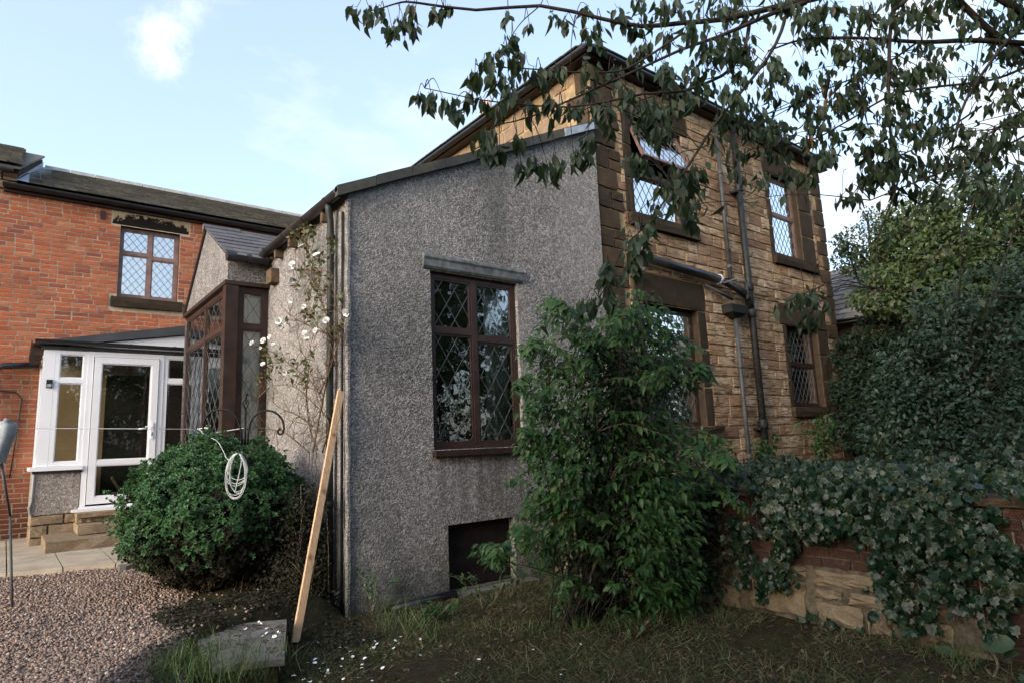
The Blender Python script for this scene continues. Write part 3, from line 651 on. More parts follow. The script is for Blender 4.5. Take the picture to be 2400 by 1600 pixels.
# pipes
def pipe(name, pts, r, mat, joints=(), parent=house, label=None, seg=12):
    o = obj(name, MB().tube(pts, r, seg), mat, parent, True, label)
    for p, rr, h in joints: obj('pipe_collar', MB().tube([(p[0], p[1], p[2] - h / 2), (p[0], p[1], p[2] - h / 2 + .01), (p[0], p[1], p[2] + h / 2 - .01), (p[0], p[1], p[2] + h / 2)], [rr * .93, rr, rr, rr * .93], seg), mat, o, True)
    return o
yp = YF - .11
so = pipe('soil_pipe', [(9.84, yp, .6), (9.84, yp, 7.02)], .056, 'iron', [((9.84, yp, zz), .074, .13) for zz in (1.66, 3.52, 3.98, 5.77)], label='fat black iron soil pipe')
for zz in (1.6, 5.71): obj('pipe_bracket', MB().box(9.70, 9.98, yp - .02, YF - .005, zz - .035, zz + .0), 'iron', so)
obj('pipe_branch', MB().tube([(9.80, yp, 3.62), (9.74, yp - .02, 3.78), (9.60, yp - .03, 3.88), (9.35, yp - .03, 3.94)], [.062, .06, .05, .045], 10), 'iron', so, True)
pipe('vent_pipe', [(9.34, yp + .03, 4.08), (9.34, yp + .03, 6.72)], .034, 'waste', [((9.34, yp + .03, zz), .045, .06) for zz in (4.28, 5.95)], label='thin grey pipe ending above the hopper')
ho = MB().add([(9.10, yp - .10, 3.60), (9.58, yp - .10, 3.60), (9.58, YF - .01, 3.60), (9.10, YF - .01, 3.60), (9.12, yp - .09, 3.47), (9.56, yp - .09, 3.47), (9.56, YF - .01, 3.47), (9.12, YF - .01, 3.47), (9.28, yp - .02, 3.40), (9.42, yp - .02, 3.40), (9.42, YF - .02, 3.40), (9.28, YF - .02, 3.40)],
    [(0, 1, 5, 4), (1, 2, 6, 5), (2, 3, 7, 6), (3, 0, 4, 7), (4, 5, 9, 8), (5, 6, 10, 9), (6, 7, 11, 10), (7, 4, 8, 11), (8, 9, 10, 11)])
obj('hopper', ho, 'iron', house)
pipe('waste_downpipe', [(9.36, yp + .02, .65), (9.36, yp + .02, 3.42)], .036, 'waste', [((9.36, yp + .02, zz), .047, .07) for zz in (1.15, 2.6)], label='thin grey downpipe below the hopper')
wp = pipe('overflow_pipe', [(7.02, yp, 4.10), (8.95, yp, 4.00)], .070, 'gutter', [], label='black pipe running level above the lower window')
obj('pipe_cap', MB().tube([(6.96, yp, 4.103), (7.06, yp, 4.098)], .082, 12), 'gutter', wp, True)
obj('pipe_outlet', MB().tube([(8.93, yp, 4.0), (9.02, yp, 3.99), (9.40, yp - .03, 3.88), (9.62, yp - .02, 3.80)], [.06, .05, .045, .045], 10), 'gutter', wp, True)
obj('small_waste_pipe', MB().tube([(8.62, yp + .04, 3.875), (9.26, yp - .02, 3.70)], .024, 8), 'waste', house, True)
obj('waste_elbow', MB().tube([(9.40, yp - .05, 4.02), (9.60, yp - .06, 4.03), (9.66, yp - .06, 3.98), (9.66, yp - .06, 3.74)], .028, 8), 'waste', house, True)
st = MB()
for i in range(3):
    st.tube([(8.93 + i * .018 + .01 * math.sin(a), yp + .078 * math.cos(a), 4.0 + .078 * math.sin(a)) for a in np.linspace(0, 2 * math.pi, 15)], .006, 5)
st.tube([(8.95, yp - .08, 4.0), (9.0, yp - .05, 3.93), (9.4, yp - .06, 4.07)], .006, 5); st.tube([(8.95, yp - .08, 3.98), (8.78, yp - .06, 3.885), (9.42, yp - .05, 4.075)], .005, 5)
tag(obj('string', st, 'cable', None, True), 'white string tied round the end of the level black pipe on the stone house', 'string')
lp = MB().box(6.86, 6.98, YF - .17, YF - .03, 3.80, 3.88).tube([(6.9, YF - .05, 3.9), (6.92, YF - .12, 3.93), (6.98, YF - .20, 3.86)], .03, 8)
tag(obj('security_lamp', lp, 'waste', None), 'small grey outside lamp on the stone house wall beside the level black pipe', 'lamp')

# ------------------------------------------------------------------ pebbledashed extension (middle)
EX0 = 2.56; EXR = 6.285; VG = .478
ext = thing('pebbledash_extension', 'grey pebbledashed lean-to extension with a sloping roof edge and a brown bay at its side', 'building', (4.4, 8.5, 0))
YP = YF - .05                                        # the dash stands proud of the stone
PE = plane((0, YP, 0), (1, 0, 0), (0, -1, 0)); PL = plane((EX0, 0, 0), (0, 1, 0), (-1, 0, 0))
WE = (3.52, 4.74, 1.47, 3.41); WV = (3.67, 4.55, .02, .69)
BY0, BY1, BX, BZ = 8.24, 10.64, 2.045, 3.67
mb = MB(); wall_cells(mb, PE, EX0, EXR, -.3, 4.0, [WE, WV], .16, 0)
top = lambda x: 4.13 + VG * (x - EX0)
mb.add([(EX0, YP, 4.0), (EXR, YP, 4.0), (EXR, YP, top(EXR)), (EX0, YP, top(EX0))], [(0, 1, 2, 3)])
mb.quad((EXR, YP, 1.0), (EXR, YF + .02, 1.0), (EXR, YF + .02, top(EXR)), (EXR, YP, top(EXR)))
obj('front_wall', mb, 'pebble', ext)
mb = MB(); wall_cells(mb, PL, YP, 12.4, -.3, 4.12, [(BY0 + .05, BY1 - .05, .4, BZ)], .16, 0)
obj('side_wall', mb, 'pebble_side', ext)
# worn render edge down the outer corner
ce = []
for i in range(24): ce.append((EX0 + .006 * math.sin(i * 2.3) + .004, YP + .006 * math.cos(i * 1.7), -.2 + i * .183))
obj('corner_bead', MB().tube(ce, [.030 + rng.uniform(-.005, .005) for _ in ce], 7), 'pebble_side', ext)
# lean-to roof
rf = MB(); a0, a1 = (EX0 - .14, 4.10 - .14 * VG + .02), (SX0 - .02, top(SX0) + .02)
rf.prism([(a0[0], YP - .07, a0[1]), (a1[0], YP - .07, a1[1]), (a1[0], YP - .07, a1[1] + .05), (a0[0], YP - .07, a0[1] + .05)], (0, 6.6, 0)); er = obj('roof', rf, 'edge', ext)
vb = MB(); n = 9
for i in range(n):                                   # slates bedded along the sloping edge, slightly uneven
    t0, t1 = i / n, (i + 1) / n; x0 = a0[0] + (a1[0] - a0[0]) * t0; x1 = a0[0] + (a1[0] - a0[0]) * t1 - .006; dz = rng.uniform(-.006, .006)
    o = MB().prism([(x0, YP - .075 - rng.uniform(0, .012), a0[1] + VG * (x0 - a0[0]) - .045 + dz), (x1, YP - .08, a0[1] + VG * (x1 - a0[0]) - .045 + dz), (x1, YP - .08, a0[1] + VG * (x1 - a0[0]) + .065 + dz), (x0, YP - .08, a0[1] + VG * (x0 - a0[0]) + .065 + dz)], (0, .07, 0))
    obj('verge_tile', o, 'edge', er)
lf = MB().prism([(5.62, YP - .09, top(5.62) - .05), (6.2, YP - .09, top(6.2) - .05), (6.2, YP - .09, top(6.2) + .05), (5.62, YP - .09, top(5.62) + .06)], (0, .02, 0)); obj('lead_flashing', lf, 'lead', er)
gl = MB().gutter((EX0 - .11, YP - .02, 4.07), (EX0 - .11, BY0 - .1, 4.055), .06); obj('side_gutter', gl, 'gutter', ext)
for i in range(4): obj('gutter_union', MB().gutter((EX0 - .11, 5.98 + i * .65, 4.068), (EX0 - .11, 6.04 + i * .65, 4.068), .067), 'gutter', ext)
rt = []
for i in range(5): obj('rafter_end', MB().box(EX0 - .10, EX0 - .005, 6.2 + i * .5, 6.26 + i * .5, 3.90, 4.0), 'twig', ext)
obj('beam_end', MB().box(EX0 - .10, EX0 - .003, 7.85, 8.05, 3.62, 3.80), 'twig', ext)
# rain pipe and its swan neck at the corner
pdp = [(EX0 - .11, 6.02, 4.02), (EX0 - .10, 6.03, 3.96), (EX0 - .075, 6.05, 3.86), (EX0 - .07, 6.05, 3.7), (EX0 - .07, 6.05, -.1)]
pipe('rain_pipe', pdp, .036, 'greenpipe', [((EX0 - .07, 6.05, zz), .047, .05) for zz in (2.37, 1.0, 3.68)], ext)
pipe('thin_pipe', [(EX0 - .025, YP + .06, 3.9), (EX0 - .03, YP + .06, 2.5), (EX0 - .03, YP + .06, .0)], .014, 'iron', (), ext)
# main window with its weathered hood
we = window(ext, PE, WE, [4.12], [2.76, 2.70], 'brown', 'glass_clear', .06, .05, 'darkcame', (.215, .34)); we['label'] = 'brown leaded window in the front wall'
room(ext, PE, WE)
hd = MB(); hd.prism([(3.42, YP - .002, 3.60), (3.42, YP - .05, 3.575), (3.42, YP - .055, 3.545), (3.42, YP - .04, 3.52), (3.42, YP - .036, 3.45), (3.42, YP - .02, 3.425), (3.42, YP - .002, 3.425)], (1.40, 0, 0)); obj('window_hood', hd, 'weathered', ext)
obj('window_sill', MB().box(3.50, 4.84, YP - .075, YP - .002, 1.40, 1.462), 'dark_brown', ext)
curtain(PE, 4.36, 4.72, 1.5, 3.38, -.20, 'greycurtain', 'dim grey green curtain in the right light of the pebbledash window', 4, .1)
curtain(PE, 3.54, 3.68, 1.5, 3.38, -.20, 'greycurtain', 'narrow pale curtain at the left edge of the pebbledash window', 2, .75)
# opening in the foot of the wall
hb = MB().box(WV[0], WV[1], YP + .10, YP + .13, WV[2], WV[3]); obj('hatch_board', hb, simple('black_brown_board', (.014, .010, .009), .8, .15, .4, 8, .2, 40), ext)
obj('hatch_step', MB().box(3.5, 4.75, YP - .16, YP - .002, -.12, .012), 'slab', ext)
obj('drain_pipe', MB().tube([(2.95, YP - .10, -.0), (3.66, YP - .12, .02)], .05, 10), 'gutter', ext, True)

# bay at the side of the extension
PB = plane((BX, 0, 0), (0, 1, 0), (-1, 0, 0)); PBF = plane((0, BY0, 0), (1, 0, 0), (0, -1, 0))
bay = MB(); AP = (9.45, 4.69)
bay.add([(BX, BY0, BZ), (BX, BY1 + .02, BZ), (BX, AP[0], AP[1]), (BX, BY0, 3.97)], [(0, 1, 2, 3)])
bay.quad((BX, BY0, BZ), (EX0, BY0, BZ), (EX0, BY0, 3.97), (BX, BY0, 3.97)); bay.quad((BX, BY0, BZ), (EX0, BY0, BZ), (EX0, BY1, BZ), (BX, BY1, BZ))
bay.quad((BX, BY0, .1), (BX, BY1, .1), (BX, BY1, 1.2), (BX, BY0, 1.2)); bay.quad((BX, BY0, .1), (EX0, BY0, .1), (EX0, BY0, 1.2), (BX, BY0, 1.2)); bay.quad((BX, BY1, .1), (EX0, BY1, .1), (EX0, BY1, BZ), (BX, BY1, BZ))
bayo = obj('bay', bay, 'pebble_side', ext)
br = MB(); rx = EX0 + 1.5
br.add([(BX - .02, BY0 - .06, 3.99 - .035), (rx, BY0 - .06, 3.955), (rx, AP[0], AP[1] + .01), (BX - .02, AP[0], AP[1] + .01), (BX - .02, BY1 + .03, BZ), (rx, BY1 + .03, BZ)], [(0, 1, 2, 3), (3, 2, 5, 4)])
obj('bay_roof', br, 'slate', bayo)
vv = np.array((0, AP[0] - BY0 + .06, AP[1] - 3.955)); ln_ = np.linalg.norm(vv); vv = vv / ln_
slope_slates(bayo, 'bay_slate', (BX - .04, BY0 - .12, 3.945), (1, 0, 0), vv, 1.9, 7, .26, ln_ / 7, 'slate', .012, 300, 8)
obj('ridge_tile', MB().tube([(BX - .05, AP[0], AP[1] + .03), (BX + .45, AP[0], AP[1] + .035), (BX + .452, AP[0], AP[1] + .02), (rx, AP[0], AP[1] + .02)], .055, 6), 'slate', bayo)
obj('bay_gutter', MB().gutter((BX - .03, BY0 - .13, 3.965), (EX0 - .06, BY0 - .13, 3.96), .062), 'gutter', bayo)
obj('gutter_stop', MB().tube([(BX - .05, BY0 - .13, 3.95), (BX + .06, BY0 - .13, 3.95)], .066, 12), 'gutter', bayo)
obj('gutter_stop', MB().tube([(BX + .2, BY0 - .13, 3.95), (BX + .24, BY0 - .13, 3.95)], .066, 12), 'gutter', bayo)
obj('bay_verge', MB().tube([(BX - .012, BY1 + .03, BZ - .02), (BX - .012, AP[0], AP[1] + .0)], .022, 6), 'gutter', bayo)
obj('bay_head', MB().box(BX - .035, EX0 - .004, BY0 - .035, BY1, BZ - .05, BZ + .0), 'dark_brown', bayo)
post = MB().box(BX - .02, BX + .13, BY0 - .02, BY0 + .13, 1.0, BZ - .052); obj('bay_post', post, 'dark_brown', bayo)
def bay_win(P, rect, mulls, tr, dia, lab, came, fr):
    w_ = window(ext, P, rect, mulls, tr, fr, 'glass_bay', .06, .02, came, dia, name='bay_window'); w_['label'] = lab
bay_win(PB, (BY0 + .135, BY1 - .02, 1.2, BZ - .055), [9.42], [3.10, 3.10], (.27, .26), 'side of the bay with four leaded lights', 'came', 'brown')
bay_win(PBF, (BX + .132, EX0 - .005, 1.2, BZ - .055), [], 3.10, (.19, .30), 'narrow front of the bay', 'darkcame', 'dark_brown')
ri = MB(); ri.add([(BX + .3, BY0 + .3, .9), (EX0 + .9, BY0 + .3, .9), (EX0 + .9, BY1, .9), (BX + .3, BY1, .9)], [(0, 1, 2, 3)]); ri.quad((EX0 + .9, BY0, .4), (EX0 + .9, BY1, .4), (EX0 + .9, BY1, 3.7), (EX0 + .9, BY0, 3.7)); ri.quad((EX0, BY1 - .05, .4), (EX0 + .9, BY1 - .05, .4), (EX0 + .9, BY1 - .05, 3.7), (EX0, BY1 - .05, 3.7)); ri.quad((EX0, BY0 + .05, .4), (EX0 + .9, BY0 + .05, .4), (EX0 + .9, BY0 + .05, 3.7), (EX0, BY0 + .05, 3.7)); ri.quad((EX0, BY0, BZ + .01), (EX0 + .9, BY0, BZ + .01), (EX0 + .9, BY1, BZ + .01), (EX0, BY1, BZ + .01))
obj('room_interior', ri, 'room', ext)
curtain(PB, BY0 + .2, 9.1, 1.22, BZ - .1, -.115, 'net', 'white net curtain behind the near lights of the bay', 7, .0, .02)
curtain(PB, 9.62, BY1 - .06, 1.22, BZ - .1, -.115, 'net', 'white net curtain at the far end of the bay', 5, .1, .02)
curtain(PBF, BX + .16, EX0 - .02, 1.22, BZ - .08, -.12, 'net', 'pale net curtain behind the narrow front light of the bay', 4, .0, .02)

# ------------------------------------------------------------------ brick house (left)
YB = 12.4
bh = thing('brick_house', 'long red brick house with a stone lintelled leaded window and low slate roof', 'house', (1, 15, .3))
PBK = plane((0, YB, 0), (1, 0, 0), (0, -1, 0)); WB = (1.31, 2.24, 4.26, 5.52); BL, BR_, BE = -7.0, 6.2, 5.80
mb = MB(); rev = MB(); wall_cells(mb, PBK, BL, BR_, -.2, BE + .08, [WB], .12, -.006, rev); obj('window_reveal', rev, 'old_brick', bh); mb.quad((BL, YB, -.2), (BL, 19, -.2), (BL, 19, 5.9), (BL, YB, 5.9)); obj('wall', mb, 'mortar', bh)
lin = [(1.17, 2.40, 5.53, 5.76)]; sil = [(1.20, 2.33, 4.07, 4.25)]
br_r = course_fill(-1.6, 3.7, [.25, BE], .0735, .0765, .225, .235, lin + sil + [WB, (.36, 2.6, .2, 3.1)], .0115, .22)
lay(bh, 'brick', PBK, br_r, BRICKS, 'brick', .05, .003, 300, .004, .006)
far = course_fill(BL, -1.6, [.25, BE], .0735, .0765, .225, .235, [], .010)
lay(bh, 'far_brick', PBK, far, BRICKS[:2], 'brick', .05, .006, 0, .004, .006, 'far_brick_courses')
mS = M('sooty_lintel_stone', .95, .1); c = mS.ramp(mS.noise(5, 5), [(.3, (.34, .25, .15)), (.7, (.44, .34, .22))])
zz = mS.z(); xx = mS.math('ABSOLUTE', mS.math('SUBTRACT', zz[0], 1.78)); k = mS.math('SUBTRACT', mS.math('MULTIPLY_ADD', mS.noise(16, 6, .7), .46, 5.535), mS.math('MULTIPLY', mS.math('POWER', xx, 2), .38)); k = mS.math('SUBTRACT', k, zz[2])
c = mS.mix(mS.ramp(k, [(0, 0), (.035, 1)]), c, (.015, .013, .011)); mS.color(c).bump(mS.noise(60, 5), .6, .01); MAT['lintel_soot'] = mS.m
lay(bh, 'lintel', PBK, lin, SMOOTHST, 'lintel_soot', .08, .012, 9, 0); lay(bh, 'window_sill', PBK, sil, SMOOTHST, 'jamb', .2, .08, 9, 0)
wb = window(bh, PBK, WB, [1.79], [5.06, 5.02], 'pinkbrown', 'glass_white', .05, .09, 'darkcame', (.125, .155)); wb['label'] = 'leaded window under the sooty lintel'
room(bh, PBK, WB)
curtain(PBK, 1.34, 2.22, 4.28, 5.48, -.19, 'net', 'white net curtain behind the leaded window of the brick house', 9, 0, .02)
obj('gutter', MB().gutter((-.32, YB - .13, 5.885), (BR_, YB - .13, 5.88), .065), 'gutter', bh)
for i in range(7): obj('gutter_bracket', MB().gutter((.62 + i * .72, YB - .13, 5.884), (.67 + i * .72, YB - .13, 5.884), .072), 'gutter', bh)
obj('eaves_board', MB().box(-.3, BR_, YB - .06, YB + .02, 5.78, 5.88), 'dark_brown', bh)
obj('old_hook', MB().box(1.0, 1.07, YB - .03, YB - .002, 5.58, 5.72), 'dark_brown', bh)
rb = MB(); rv = np.array((0, 3.6, 1.68)); rl_ = np.linalg.norm(rv); rv = rv / rl_
rb.add([(-.2, YB - .1, 5.90), (BR_ + .1, YB - .1, 5.90), (BR_ + .1, YB + 3.5, 7.58), (.22, YB + 3.5, 7.58), (BR_ + .1, YB + 7, 5.9), (.2, YB + 7, 5.9)], [(0, 1, 2, 3), (3, 2, 4, 5)])
brf = obj('roof', rb, 'oldslate', bh)
slope_slates(brf, 'roof_slate', (.0, YB - .16, 5.90), (1, 0, 0), rv, BR_ - .1, 18, .32, rl_ / 18, 'oldslate', .022, 0, 5)
for i in range(13): obj('ridge_tile', MB().prism([(.25 + i * .45, YB + 3.32, 7.55), (.25 + i * .45, YB + 3.5, 7.72), (.25 + i * .45, YB + 3.68, 7.55), (.25 + i * .45, YB + 3.5, 7.62)], (.435, 0, 0)), 'render', brf)
# black pipe along the foot of this wall and a loose cable
obj('drain_pipe', MB().tube([(.32, YB - .1, 3.02), (-.12, YB - .1, 2.99), (-.20, YB - .1, 2.93), (-.20, YB - .1, .3)], .05, 10), 'gutter', bh, True)
obj('wall_cable', MB().tube([(-.18, YB - .03, 2.62), (.06, YB - .03, 2.60), (.14, YB - .03, 2.5), (.11, YB - .03, 1.9), (.07, YB - .03, 1.3)], .010, 6), 'gutter', bh, True)

# taller house beyond, its end wall rising over the brick house roof
th = thing('taller_house', 'taller neighbouring house rising above the brick house roof at the left edge', 'house', (-3, 15, .3))
g0, g1 = ony(42, 424, YB - .02) * np.array((1, 1, 0)), ony(98, 405, YB + 3.5) * np.array((1, 1, 0)); Zv = np.array((0, 0, 1.0))
ze, zr_ = ony(50, 396, YB - .1)[2], ony(97, 369, YB + 3.5)[2]
tw = MB(); tw.prism([g0 + Zv * 5.90, g1 + Zv * 7.3, g1 + Zv * (zr_ - .05), g0 + Zv * (ze - .02)], (-7, 0, 0)); obj('end_wall', tw, 'soot_stone', th)
tf = MB().box(-7.1, -.36, YB - .035, YB + .05, 5.82, ze - .06); obj('front_wall', tf, 'stone', th)
qrt = course_fill(-.9, g0[0], [5.82, ze - .08], .14, .16, .2, .4, []); lay(th, 'stone', plane((0, YB - .04, 0), (1, 0, 0), (0, -1, 0)), qrt, STONES, 'stone', .06, .01)
trf = MB(); e0 = g0 + Zv * ze + np.array((.02, -.14, -.04)); e1 = g1 + Zv * zr_ + np.array((.03, 0, 0))
trf.prism([e0, e1, e1 + Zv * .04, e0 + Zv * .04], (-7, 0, 0)); to = obj('roof', trf, 'oldslate', th)
vv = np.array((0, 3.62, zr_ - ze + .04)); vl = np.linalg.norm(vv); slope_slates(to, 'roof_slate', (-3.0, YB - .18, ze - .01), (1, 0, 0), vv / vl, 2.92, 14, .34, vl / 14, 'oldslate', .03, 60, 6)
obj('gutter', MB().gutter((-4, YB - .2, ze - .06), (-.2, YB - .2, ze - .07), .055), 'waste', th)
fl = MB().add([g0 + np.array((-.02, -.12, 5.96)), g0 + np.array((.22, -.12, 5.95)), g1 + np.array((.24, 0, 7.66)), g1 + np.array((.01, 0, 7.67)), g0 + np.array((.012, -.02, 6.06)), g1 + np.array((.02, 0, 7.78))], [(0, 1, 2, 3), (0, 3, 5, 4)])
obj('lead_flashing', fl, 'lead', th)

# ------------------------------------------------------------------ white porch
po = thing('porch', 'white framed glazed porch with dark sloping roof on a low pebbledash and stone base', 'porch', (1.4, 11.7, .4))
YQ = 11.1; PQ = plane((0, YQ, 0), (1, 0, 0), (0, -1, 0)); PQS = plane((.335, 0, 0), (0, 1, 0), (-1, 0, 0))
obj('base_wall', MB().box(.32, .86, YQ, YB - .01, .80, 1.39), 'pebble_base', po)
obj('corner_bead', MB().tube([(.325, YQ - .002, .79), (.30, YQ - .006, .9), (.322, YQ, 1.0), (.325, YQ, 1.39)], .022, 6), 'render', po)
core = MB().box(.34, .86, YQ + .02, YB - .01, .2, .80).box(.86, 2.5, YQ + .06, YB - .01, .2, .80); obj('footing', core, 'dark_mortar', po)
fr_ = [(.32, .70, .665, .795), (.70, .86, .665, .795), (.32, .52, .50, .66), (.525, .86, .50, .66), (.32, .51, .36, .495), (.515, .86, .36, .495)]
lay(po, 'base_stone', PQ, [(a + .006, b - .006, c + .005, d - .005) for a, b, c, d in fr_], STONES, 'step', .14, .012, 20, .003)
lay(po, 'base_stone', PQS, [(YQ + .02, YQ + .5, .60, .79), (YQ + .52, YQ + 1.2, .60, .79), (YQ + .02, YQ + .7, .38, .59), (YQ + .72, YQ + 1.2, .38, .59)], STONES, 'step', .14, .012, 20, .003)
obj('sill', MB().box(.27, .88, YQ - .05, YQ + .10, 1.395, 1.45).box(.27, .38, YQ + .10, YB - .02, 1.395, 1.45), 'upvc', po)
obj('soffit_strip', MB().box(.30, .88, YQ - .03, YQ, 1.36, 1.394), 'gutter', po)
def upvc_frame(name, P, u0, u1, v0, v1, f=.07, d0=-.07, d1=0.0, trans=(), parent=po, inner=True, fb=None):
    mb = MB(); fb = fb or f
    mb.pbox(P, u0, u0 + f, d0, d1, v0, v1); mb.pbox(P, u1 - f, u1, d0, d1, v0, v1); mb.pbox(P, u0 + f, u1 - f, d0, d1 - .001, v0, v0 + fb); mb.pbox(P, u0 + f, u1 - f, d0, d1 - .001, v1 - f, v1)
    vs = [v0 + fb] + [q for t in trans for q in (t - .035, t + .035)] + [v1 - f]
    for t in trans: mb.pbox(P, u0 + f, u1 - f, d0, d1 - .002, t - .035, t + .035)
    o = obj(name, mb, 'upvc', parent)
    for a, b in zip(vs[::2], vs[1::2]):
        e = .016; bd = MB(); x0, x1 = u0 + f, u1 - f
        bd.pbox(P, x0, x0 + e, d0 + .01, d1 - .016, a, b); bd.pbox(P, x1 - e, x1, d0 + .01, d1 - .016, a, b); bd.pbox(P, x0 + e, x1 - e, d0 + .01, d1 - .017, a, a + e); bd.pbox(P, x0 + e, x1 - e, d0 + .01, d1 - .017, b - e, b)
        obj('glazing_bead', bd, 'upvc', o); obj('pane', MB().pbox(P, x0 + e, x1 - e, d0 + .025, d0 + .032, a + e, b - e), 'glass_clear', o)
    return o
obj('corner_post', MB().box(.335, .47, YQ - .0, YQ + .1, 1.452, 3.10), 'upvc', po)
upvc_frame('side_light', PQ, .472, .868, 1.452, 3.10, .055, trans=(2.665,))
upvc_frame('side_light', PQ, 1.862, 2.40, .83, 3.10, .055, trans=(2.69, 1.48))
upvc_frame('end_light', PQS, YQ + .102, YB - .03, 1.452, 3.10, .07)
df = MB().box(.870, .935, YQ - .012, YQ + .06, .87, 3.10).box(1.795, 1.860, YQ - .012, YQ + .06, .87, 3.10).box(.935, 1.795, YQ - .011, YQ + .06, 3.03, 3.10); obj('door_frame', df, 'upvc', po)
door = upvc_frame('door', PQ, .945, 1.787, .895, 3.022, .09, -.06, .03, trans=(1.475,), fb=.10)
obj('threshold', MB().box(.78, 2.3, YQ - .10, YQ + .08, .802, .838).box(.86, 2.3, YQ - .05, YQ + .07, .840, .868), 'upvc', po)
hd = MB().box(1.715, 1.750, YQ - .045, YQ - .031, 1.80, 2.05); hd.tube([(1.732, YQ - .046, 1.99), (1.732, YQ - .085, 1.99), (1.63, YQ - .088, 1.985)], .010, 8); obj('door_handle', hd, 'upvc', door)
obj('keyhole', MB().box(1.726, 1.738, YQ - .049, YQ - .044, 1.85, 1.90), 'iron', door)
db = MB().box(.385, .455, YQ - .03, YQ - .001, 2.555, 2.67); bo = obj('door_bell', db, 'gutter', po); obj('bell_label', MB().box(.395, .445, YQ - .034, YQ - .0305, 2.565, 2.605), 'cloth', bo)
obj('fascia', MB().box(.30, 2.44, YQ - .012, YQ + .08, 3.102, 3.155), 'waste', po)
obj('front_gutter', MB().gutter((.22, YQ - .085, 3.225), (2.43, YQ - .085, 3.215), .055), 'gutter', po)
obj('side_gutter', MB().gutter((.235, YQ - .06, 3.22), (.235, YB - .1, 3.12), .055), 'dark_brown', po)
for i in range(3): obj('gutter_bracket', MB().box(.185, .335, YQ + .12 + i * .4, YQ + .17 + i * .4, 3.04 - i * .02, 3.19), 'dark_brown', po)
for i in range(3): obj('gutter_clip', MB().gutter((.75 + i * .6, YQ - .085, 3.222), (.80 + i * .6, YQ - .085, 3.222), .060), 'gutter', po)
gb = MB(); gb.prism([(.62, YQ + .02, 3.17), (2.44, YQ + .02, 3.17), (2.44, YQ + .02, 3.48)], (0, .03, 0)); obj('white_gable_panel', gb, 'upvc', po)
rf = MB(); sl = .178; rf.prism([(.26, YQ - .03, 3.215), (2.44, YQ - .03, 3.215 + sl * 2.18 + .045), (2.44, YQ - .03, 3.215 + sl * 2.18 - .11), (.70, YQ - .03, 3.195), (.26, YQ - .03, 3.165)], (0, YB - YQ + .0, 0)); obj('roof', rf, simple('dark_grey_felt', (.06, .064, .07), .7, .25, .25, 3, .2, 40), po)
# inside: brown boards, a dark doorway, pale ceiling
obj('inside_boards', MB().box(.50, 1.16, YQ + .55, YQ + .58, .83, 3.02), 'panel', po)
obj('inside_boards', MB().box(1.95, 2.40, YB - .3, YB - .05, .8, 3.02), simple('dark_brown_board', (.085, .045, .028), .6, .3, .2, 3), po)
obj('inside_dark_door', MB().box(1.16, 1.93, YB - .10, YB - .05, .8, 2.9), 'room', po)
obj('ceiling', MB().box(.36, 2.44, YQ + .09, YB - .02, 3.04, 3.06), simple('porch_ceiling', (.34, .31, .28), .8), po)
obj('inside_floor', MB().box(.4, 2.44, YQ + .09, YB - .02, .80, .83), 'room', po)
sn = tag(obj('stick', MB().box(1.32, 1.40, YQ + .5, YQ + .58, .83, 1.02).tube([(1.3, YQ + .5, 1.25), (1.5, YQ + .6, .9)], .02, 6), 'panel'), 'brown wooden stick and block on the floor behind the lower pane of the white door', 'stick')

# stone steps up to the porch door: each tread is a slab of its own
sp = thing('stone_steps', 'worn sandstone steps leading up to the white porch door', 'steps', (1.3, 10.6, .4))
PV = .40
def slab_block(name, x0, x1, y0, y1, z0, z1, parent, mat='step', seed=1, r=.012):
    rr = np.random.default_rng(seed); nx = 8; vs = []; fs = []
    for j in range(4):
        y = [y0, y0, y1, y1][j]; z = [z0, z1, z1, z0][j]
        for i in range(nx + 1): vs.append((x0 + (x1 - x0) * i / nx, y + (rr.uniform(-r, r) if j < 2 else 0), z + (rr.uniform(-r, r) * .5 if j == 1 else 0)))
    W = nx + 1
    for j in range(3): fs += [(j * W + i, j * W + i + 1, (j + 1) * W + i + 1, (j + 1) * W + i) for i in range(nx)]
    fs += [(0, W, 2 * W, 3 * W), (nx, 3 * W + nx, 2 * W + nx, W + nx)]
    return obj(name, MB().add(vs, fs), mat, parent)
slab_block('tread', .46, 2.3, 9.95, YQ, PV, .535, sp, seed=1)
slab_block('tread', .82, 2.3, 10.42, YQ, .545, .665, sp, seed=2)
for i, (a, b) in enumerate(((.83, 1.25), (1.26, 1.72), (1.73, 2.3))): slab_block('riser_stone', a, b, 10.80 + .01 * i, YQ - .01, .672, .735, sp, seed=4 + i)
slab_block('tread', .82, 2.3, 10.74, YQ - .0, .742, .80, sp, seed=3)

# paving flags along the brick house
pv = thing('paving', 'sandy coloured paving flags in front of the brick house', 'paving', (0, 10, .3))
del pv['category'], pv['label']; pv['kind'] = 'structure'
e0, e1 = onz(0, 1342, PV), onz(272, 1318, PV); ed = e1 - e0
def edge_y(x): return e0[1] + (x - e0[0]) * ed[1] / ed[0]
ms_ = None
xs_ = [-2.3, -1.7, -1.1, -.5, .09, .56, 1.02, 1.6, 2.2]
for j in range(7):
    for i, (a, b) in enumerate(zip(xs_, xs_[1:])):
        f = lambda x, t: edge_y(x) + t * (12.36 - edge_y(x)) / 7
        dz = rng.uniform(-.003, .003)
        p = [(a + .006, f(a, j) + .006, 0), (b - .006, f(b, j) + .006, 0), (b - .006, f(b, j + 1) - .006, 0), (a + .006, f(a, j + 1) - .006, 0)]
        o = MB().prism([(x, y, PV + dz) for x, y, _ in p], (0, 0, -.06)); obj('paving_flag', o, 'flag', pv)
